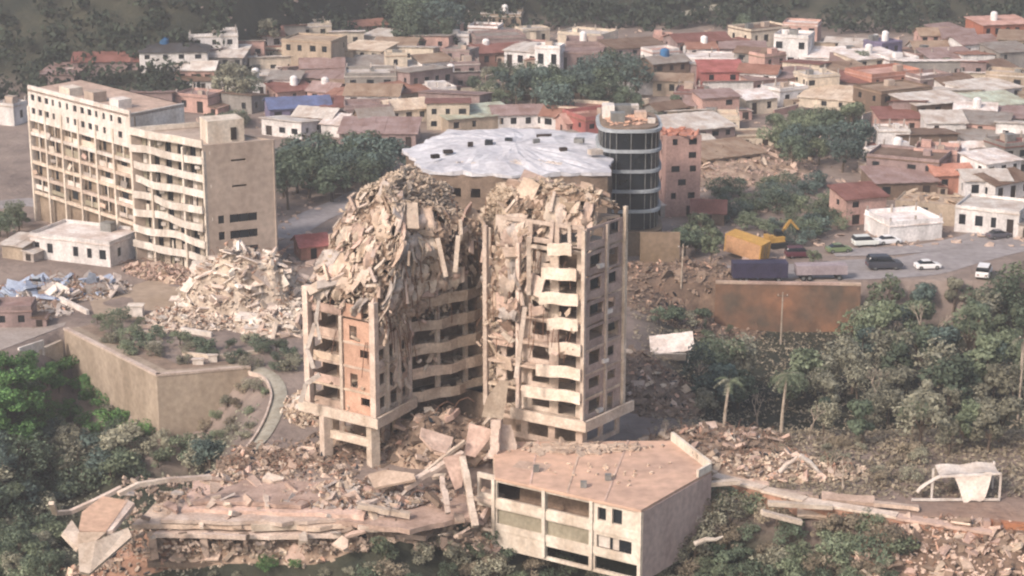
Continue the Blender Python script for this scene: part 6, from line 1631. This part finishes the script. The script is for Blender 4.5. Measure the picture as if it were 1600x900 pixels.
# low growth and grass on the slopes: nobody could count it
def undergrowth(name, label, cells, n, size, m, r):
    mb = MB()
    for _ in range(n):
        P_ = r.choice(cells); x, y = P_(r)
        z = tz(x, y)
        for _k in range(3):
            q = Vector((x + r.gauss(0, .4), y + r.gauss(0, .4), z + r.uniform(.05, .5)))
            nn = Vector((r.gauss(0, .6), r.gauss(0, .6), 1)).normalized(); u = nn.orthogonal().normalized(); u.rotate(Matrix.Rotation(r.uniform(0, 6.28), 3, nn)); v = nn.cross(u)
            s = size * r.uniform(.5, 1.4); mb.add([q - u * s, q + v * s * .5, q + u * s, q - v * s * .5], [(0, 3, 2, 1)])
    o = mb.build(name, m, None, kind='stuff'); o['label'] = label; o['category'] = 'undergrowth'
def rect(x0, x1, y0, y1): return lambda r: (r.uniform(x0, x1), r.uniform(y0, y1))
undergrowth('undergrowth', 'low dark weeds covering the valley and the front slope', [rect(-80, -33, 150, 250), rect(-80, -20, 150, 205), rect(-30, 40, 170, 203), rect(15, 40, 185, 206), rect(-33, 40, 170, 200)], 20000, .27, LEAF['olive'], rv)
undergrowth('undergrowth', 'weeds and low scrub on the floor of the wood', [rect(18, 90, 226, 300), rect(30, 80, 212, 240)], 11000, .26, LEAF['dry'], rv)
# small bushes in the yards of the town
cnt_ = 0
for _ in range(4000):
    if cnt_ >= 75: break
    x, y = rv.uniform(330, 1590), rv.uniform(70, 330)
    if y > 205 and x < 1380: continue
    if any(abs(x - o[0]) < o[2] + 2 and abs(y - o[1]) < o[3] + 1 for o in OCC): continue
    lm = min(LM, key=lambda q: (q[0][0] - x) ** 2 + 3 * (q[0][1] - y) ** 2); cnt_ += 1; h_ = rv.uniform(2.5, 5); leaf = rv.choice(['dark', 'dark', 'mid', 'olive'])
    tree(T(x, y), h_, 'bush', leaf, f"{sized(h_, 2.5, 5)} {dict(dark='dark green', mid='mid green', olive='olive')[leaf]} yard bush near {lm[1]}", 'yard bushes between the houses', 'yard_bush', 1.3)
# wooded hill behind the town: one far mass
mb = MB(); rh = random.Random(9)
for _ in range(3600):
    x = rh.uniform(-230, 230); y = hill_foot(np.array(x)) + rh.uniform(-2, 150)
    y = float(y)
    if abs(x) > y * .3 + 20: continue
    z = tz(x, y); h = rh.uniform(3, 7.5)
    leaf_cloud(mb, [(x + rh.gauss(0, 1.2), y + rh.gauss(0, 1.2), z + h * rh.uniform(.3, .7), h * rh.uniform(.3, .5), .8) for _k in range(3)], 52, 1.5, rh)
o = mb.build('hill_forest', leafmat('leaf far hill', '#4a5444', '#2a3229'), None, kind='stuff'); o['label'] = 'dull green scrub wood covering the hill behind the town'; o['category'] = 'forest'
# ---------------------------------------------------------------- vehicles
def wheels(t, spots, rad, wd):
    for (x, y) in spots:
        mb = MB(); mb.tube([(x, y - wd / 2, rad), (x, y + wd / 2, rad)], rad, 14); ty = mb.build('wheel', M_RUBBER, t)
        mb = MB(); mb.tube([(x, y - wd / 2 - .02, rad), (x, y + wd / 2 + .02, rad)], rad * .55, 10); mb.build('rim', M_STEEL, ty)
def lofted(secs):
    """closed hull through cross sections (x, half width bottom, half width top, z0, z1)"""
    mb = MB(); vs = []
    for x, wb, wt, z0, z1 in secs: vs += [(x, -wb, z0), (x, wb, z0), (x, wb, (z0 + z1) * .55), (x, wt, z1), (x, -wt, z1), (x, -wb, (z0 + z1) * .55)]
    fs = []
    for i in range(len(secs) - 1):
        for k in range(6): fs.append((i * 6 + k, i * 6 + (k + 1) % 6, (i + 1) * 6 + (k + 1) % 6, (i + 1) * 6 + k))
    fs.append((5, 4, 3, 2, 1, 0)); m = (len(secs) - 1) * 6; fs.append(tuple(range(m, m + 6))); mb.add(vs, fs); return mb
def car(px, py, yaw, col, label, kind='sedan', sc_=1.0):
    p = T(px, py); t = thing('parked_car', label, 'car', p + Vector((0, 0, .05)), R(yaw), 'cars along the road', local=True); t.scale = (sc_,) * 3
    m = mat('car paint ' + col, col, tuple(x * .85 for x in lin(col)), .5, rough=.3, bump=0, objvar=0, spec=.5, fine=False)
    if kind == 'sedan':
        lofted([(-2.2, .7, .65, .4, .8), (-2.05, .86, .78, .28, .95), (-1.2, .88, .8, .25, 1.0), (.9, .88, .8, .25, .98), (1.9, .86, .76, .28, .85), (2.2, .7, .62, .4, .7)]).build('body', m, t)
        lofted([(-1.55, .76, .7, .95, 1.0), (-.95, .74, .6, .95, 1.42), (.25, .74, .6, .95, 1.44), (1.0, .76, .7, .95, 1.0)]).build('window_band', M_GLASS, t)
        mb = MB(); mb.box((-.35, 0, 1.45), (1.35, 1.22, .06)); mb.build('roof', m, t)
    else:
        lofted([(-2.3, .85, .82, .45, 1.05), (-2.2, .94, .88, .35, 1.15), (1.2, .94, .88, .35, 1.12), (2.1, .92, .84, .38, 1.0), (2.35, .8, .74, .5, .85)]).build('body', m, t)
        lofted([(-2.2, .86, .78, 1.1, 1.55), (-2.0, .86, .74, 1.1, 1.78), (.5, .86, .74, 1.1, 1.8), (1.25, .86, .8, 1.1, 1.14)]).build('window_band', M_GLASS, t)
        mb = MB(); mb.box((-.75, 0, 1.81), (2.5, 1.5, .07)); mb.build('roof', m, t)
    wheels(t, [(-1.35, -.8), (1.35, -.8), (-1.35, .8), (1.35, .8)], .34 if kind == 'sedan' else .4, .22)
    for y in (-.55, .55):
        mb = MB(); mb.box((2.16 if kind == 'sedan' else 2.3, y, .68 if kind == 'sedan' else .82), (.12, .3, .14)); mb.build('headlight', M_WHITE, t)
        mb = MB(); mb.box((-2.16 if kind == 'sedan' else -2.28, y, .72), (.12, .3, .14)); mb.build('tail_light', flat('red lamp', '#7d1f1a'), t)
    return t
car(1449, 420, 8, '#e8e6e4', 'white saloon car on the road left of the big white car')
car(1537, 432, 70, '#eceae8', 'white off-road car coming down the road at the right', 'suv', 1.15)
car(1381, 420, 4, '#3c3d45', 'dark grey van-like car on the road', 'suv', 1.25)
car(1310, 394, 12, '#6f7d5a', 'dull green car parked on the yard below the green bank')
car(1352, 384, 10, '#d9dcd6', 'pale car parked left of the long white shed', 'suv')
car(1388, 381, 15, '#e6e6e6', 'white car parked against the long white shed')
car(1560, 372, 20, '#57545a', 'dark car on the upper street near the road bend')
car(1248, 402, 5, '#5a2f38', 'dark red car beside the dark trailer', 'suv')
car(60, 448, -12, '#aeb6be', 'silver car in the left yard under the blue grey roof')
# yellow container tipped on the bank
p = T(1166, 402); t = thing('container', 'yellow shipping container lying tilted below the red roof', 'container', p + Vector((0, 0, .55)), R(-38), local=True); t.rotation_euler = (R(5), R(8), R(-38))
M_YEL = mat('yellow steel', '#c39a54', '#a98245', .4, rough=.6, bump=.1, objvar=0); M_YELP = mat('faded container side', '#c79d78', '#b18a68', .4, rough=.7, bump=.1, objvar=0)
mb = MB(); mb.box((0, 0, 1.5), (7.0, 2.9, 3.0)); mb.build('shell', M_YELP, t)
for k in range(14):
    for y in (-1.47, 1.47):
        mb = MB(); mb.box((-3.3 + k * .5, y, 1.5), (.22, .08, 2.7)); mb.build('side_rib', M_YELP, t)
for y in (-.73, .73):
    mb = MB(); mb.box((3.53, y, 1.5), (.08, 1.38, 2.8)); d_ = mb.build('door', M_YEL, t); mb = MB(); mb.tube([(3.62, y * .5, .2), (3.62, y * .5, 2.8)], .05, 6); mb.build('lock_bar', M_STEEL, d_)
mb = MB(); mb.box((0, 0, 3.05), (7.1, 3.0, .1)); mb.build('roof', M_YEL, t)
for x in (-3.45, 3.45):
    for y in (-1.42, 1.42):
        mb = MB(); mb.box((x, y, 1.5), (.2, .2, 3.12)); mb.build('corner_post', M_YEL, t)
# dark trailer
p = T(1186, 440); t = thing('trailer', 'long dark purple trailer standing behind the rust orange wall', 'trailer', p, R(2), local=True)
M_PUR = mat('dark purple sheet', '#3f3a52', '#322e40', .4, rough=.6, bump=.1, objvar=0)
mb = MB(); mb.box((0, 0, 2.15), (8.8, 2.5, 2.4)); mb.build('box_body', M_PUR, t)
for k in range(9):
    mb = MB(); mb.box((-4.1 + k * 1.03, -1.28, 2.15), (.1, .06, 2.3)); mb.build('side_rib', M_PUR, t)
mb = MB(); mb.box((0, 0, .85), (8.4, 1.0, .2)); mb.build('chassis', M_RUBBER, t)
wheels(t, [(-3.2, -1.0), (-2.2, -1.0), (3.0, -1.0), (-3.2, 1.0), (-2.2, 1.0), (3.0, 1.0)], .48, .3)
p = T(1282, 436); t = thing('trailer', 'pale mauve sheeted trailer right of the dark one', 'trailer', p, R(3), local=True)
M_MAU = mat('mauve tarp', '#a79a9c', '#8f8286', .3, rough=.8, bump=.2, objvar=0)
mb = MB(); mb.box((0, 0, 1.75), (8.2, 2.3, 1.5)); mb.build('box_body', M_MAU, t)
mb = MB(); mb.box((0, 0, .85), (8.0, 1.0, .2)); mb.build('chassis', M_RUBBER, t)
wheels(t, [(-3.0, -1.0), (-2.0, -1.0), (2.8, -1.0), (-3.0, 1.0), (-2.0, 1.0), (2.8, 1.0)], .45, .3)
# excavator
p = T(1212, 386); t = thing('excavator', 'small yellow excavator with raised arm behind the yellow container', 'excavator', p + Vector((0, 0, .05)), R(20), local=True)
for y in (-1.1, 1.1):
    mb = MB(); pts = [(1.6, .3), (1.3, 0), (-1.3, 0), (-1.6, .3), (-1.6, .6), (-1.3, .9), (1.3, .9), (1.6, .6)]; n = 8
    mb.add([(x, y - .25, z) for x, z in pts] + [(x, y + .25, z) for x, z in pts], [tuple(range(n)), tuple(range(2 * n - 1, n - 1, -1))] + [(n + i, n + (i + 1) % n, (i + 1) % n, i) for i in range(n)]); mb.build('track', M_RUBBER, t)
mb = MB(); mb.box((-.3, 0, 1.45), (3.0, 2.2, .9)); mb.box((-1.5, 0, 1.9), (.8, 2.0, .6)); mb.build('body', M_YEL, t)
lofted([(-.2, .5, .45, 1.9, 3.0), (.9, .5, .42, 1.9, 2.9), (1.15, .5, .45, 1.9, 2.2)]).build('cab', M_GLASS, t)
mb = MB(); mb.beam((1.0, .7, 1.7), (3.0, .7, 4.2), .35, .45); mb.build('boom', M_YEL, t)
mb = MB(); mb.beam((3.0, .7, 4.25), (4.6, .7, 2.4), .28, .36); mb.build('stick', M_YEL, t)
mb = MB(); mb.prism([(4.3, .3), (5.2, .3), (5.2, 1.1), (4.3, 1.1)], [1.7, 1.9, 1.9, 1.7], [2.6, 2.2, 2.2, 2.6]); mb.build('bucket', M_RUBBER, t)
# ---------------------------------------------------------------- hazy air
mb = MB(); mb.box((0, 380, 85), (1500, 1000, 255))
hz = mb.build('haze', None, None, kind='stuff')
hm = bpy.data.materials.new('thin haze'); hm.use_nodes = True
hn = hm.node_tree.nodes; hn.remove(hn['Principled BSDF'])
pv = hn.new('ShaderNodeVolumePrincipled'); pv.inputs['Density'].default_value = .0004; pv.inputs['Color'].default_value = (.95, .93, .92, 1); pv.inputs['Anisotropy'].default_value = .2
hm.node_tree.links.new(pv.outputs['Volume'], hn['Material Output'].inputs['Volume'])
hz.data.materials.append(hm); hz['label'] = 'thin pale haze over the whole place'
# ---------------------------------------------------------------- things that share a label: say which one by its place in the row
bpy.context.view_layer.update()
ORD = ['first', 'second', 'third', 'fourth', 'fifth', 'sixth', 'seventh', 'eighth', 'ninth', 'tenth', 'eleventh', 'twelfth', 'thirteenth', 'fourteenth', 'fifteenth', 'sixteenth', 'seventeenth', 'eighteenth', 'nineteenth', 'twentieth']
def sx(o):
    d = o.matrix_world.translation - C0
    return d.x / d.dot(FW)
for lab, names in LABELS.items():
    os_ = [bpy.data.objects[n] for n in names]
    os_ = [o for o in os_ if o.get('label') == lab]
    if len(os_) < 2: continue
    os_.sort(key=sx)
    base = ' '.join(lab.replace(',', '').split()[:11])
    for i, o in enumerate(os_):
        if i < len(ORD): o['label'] = f"{base}, {ORD[i]} such from the left"
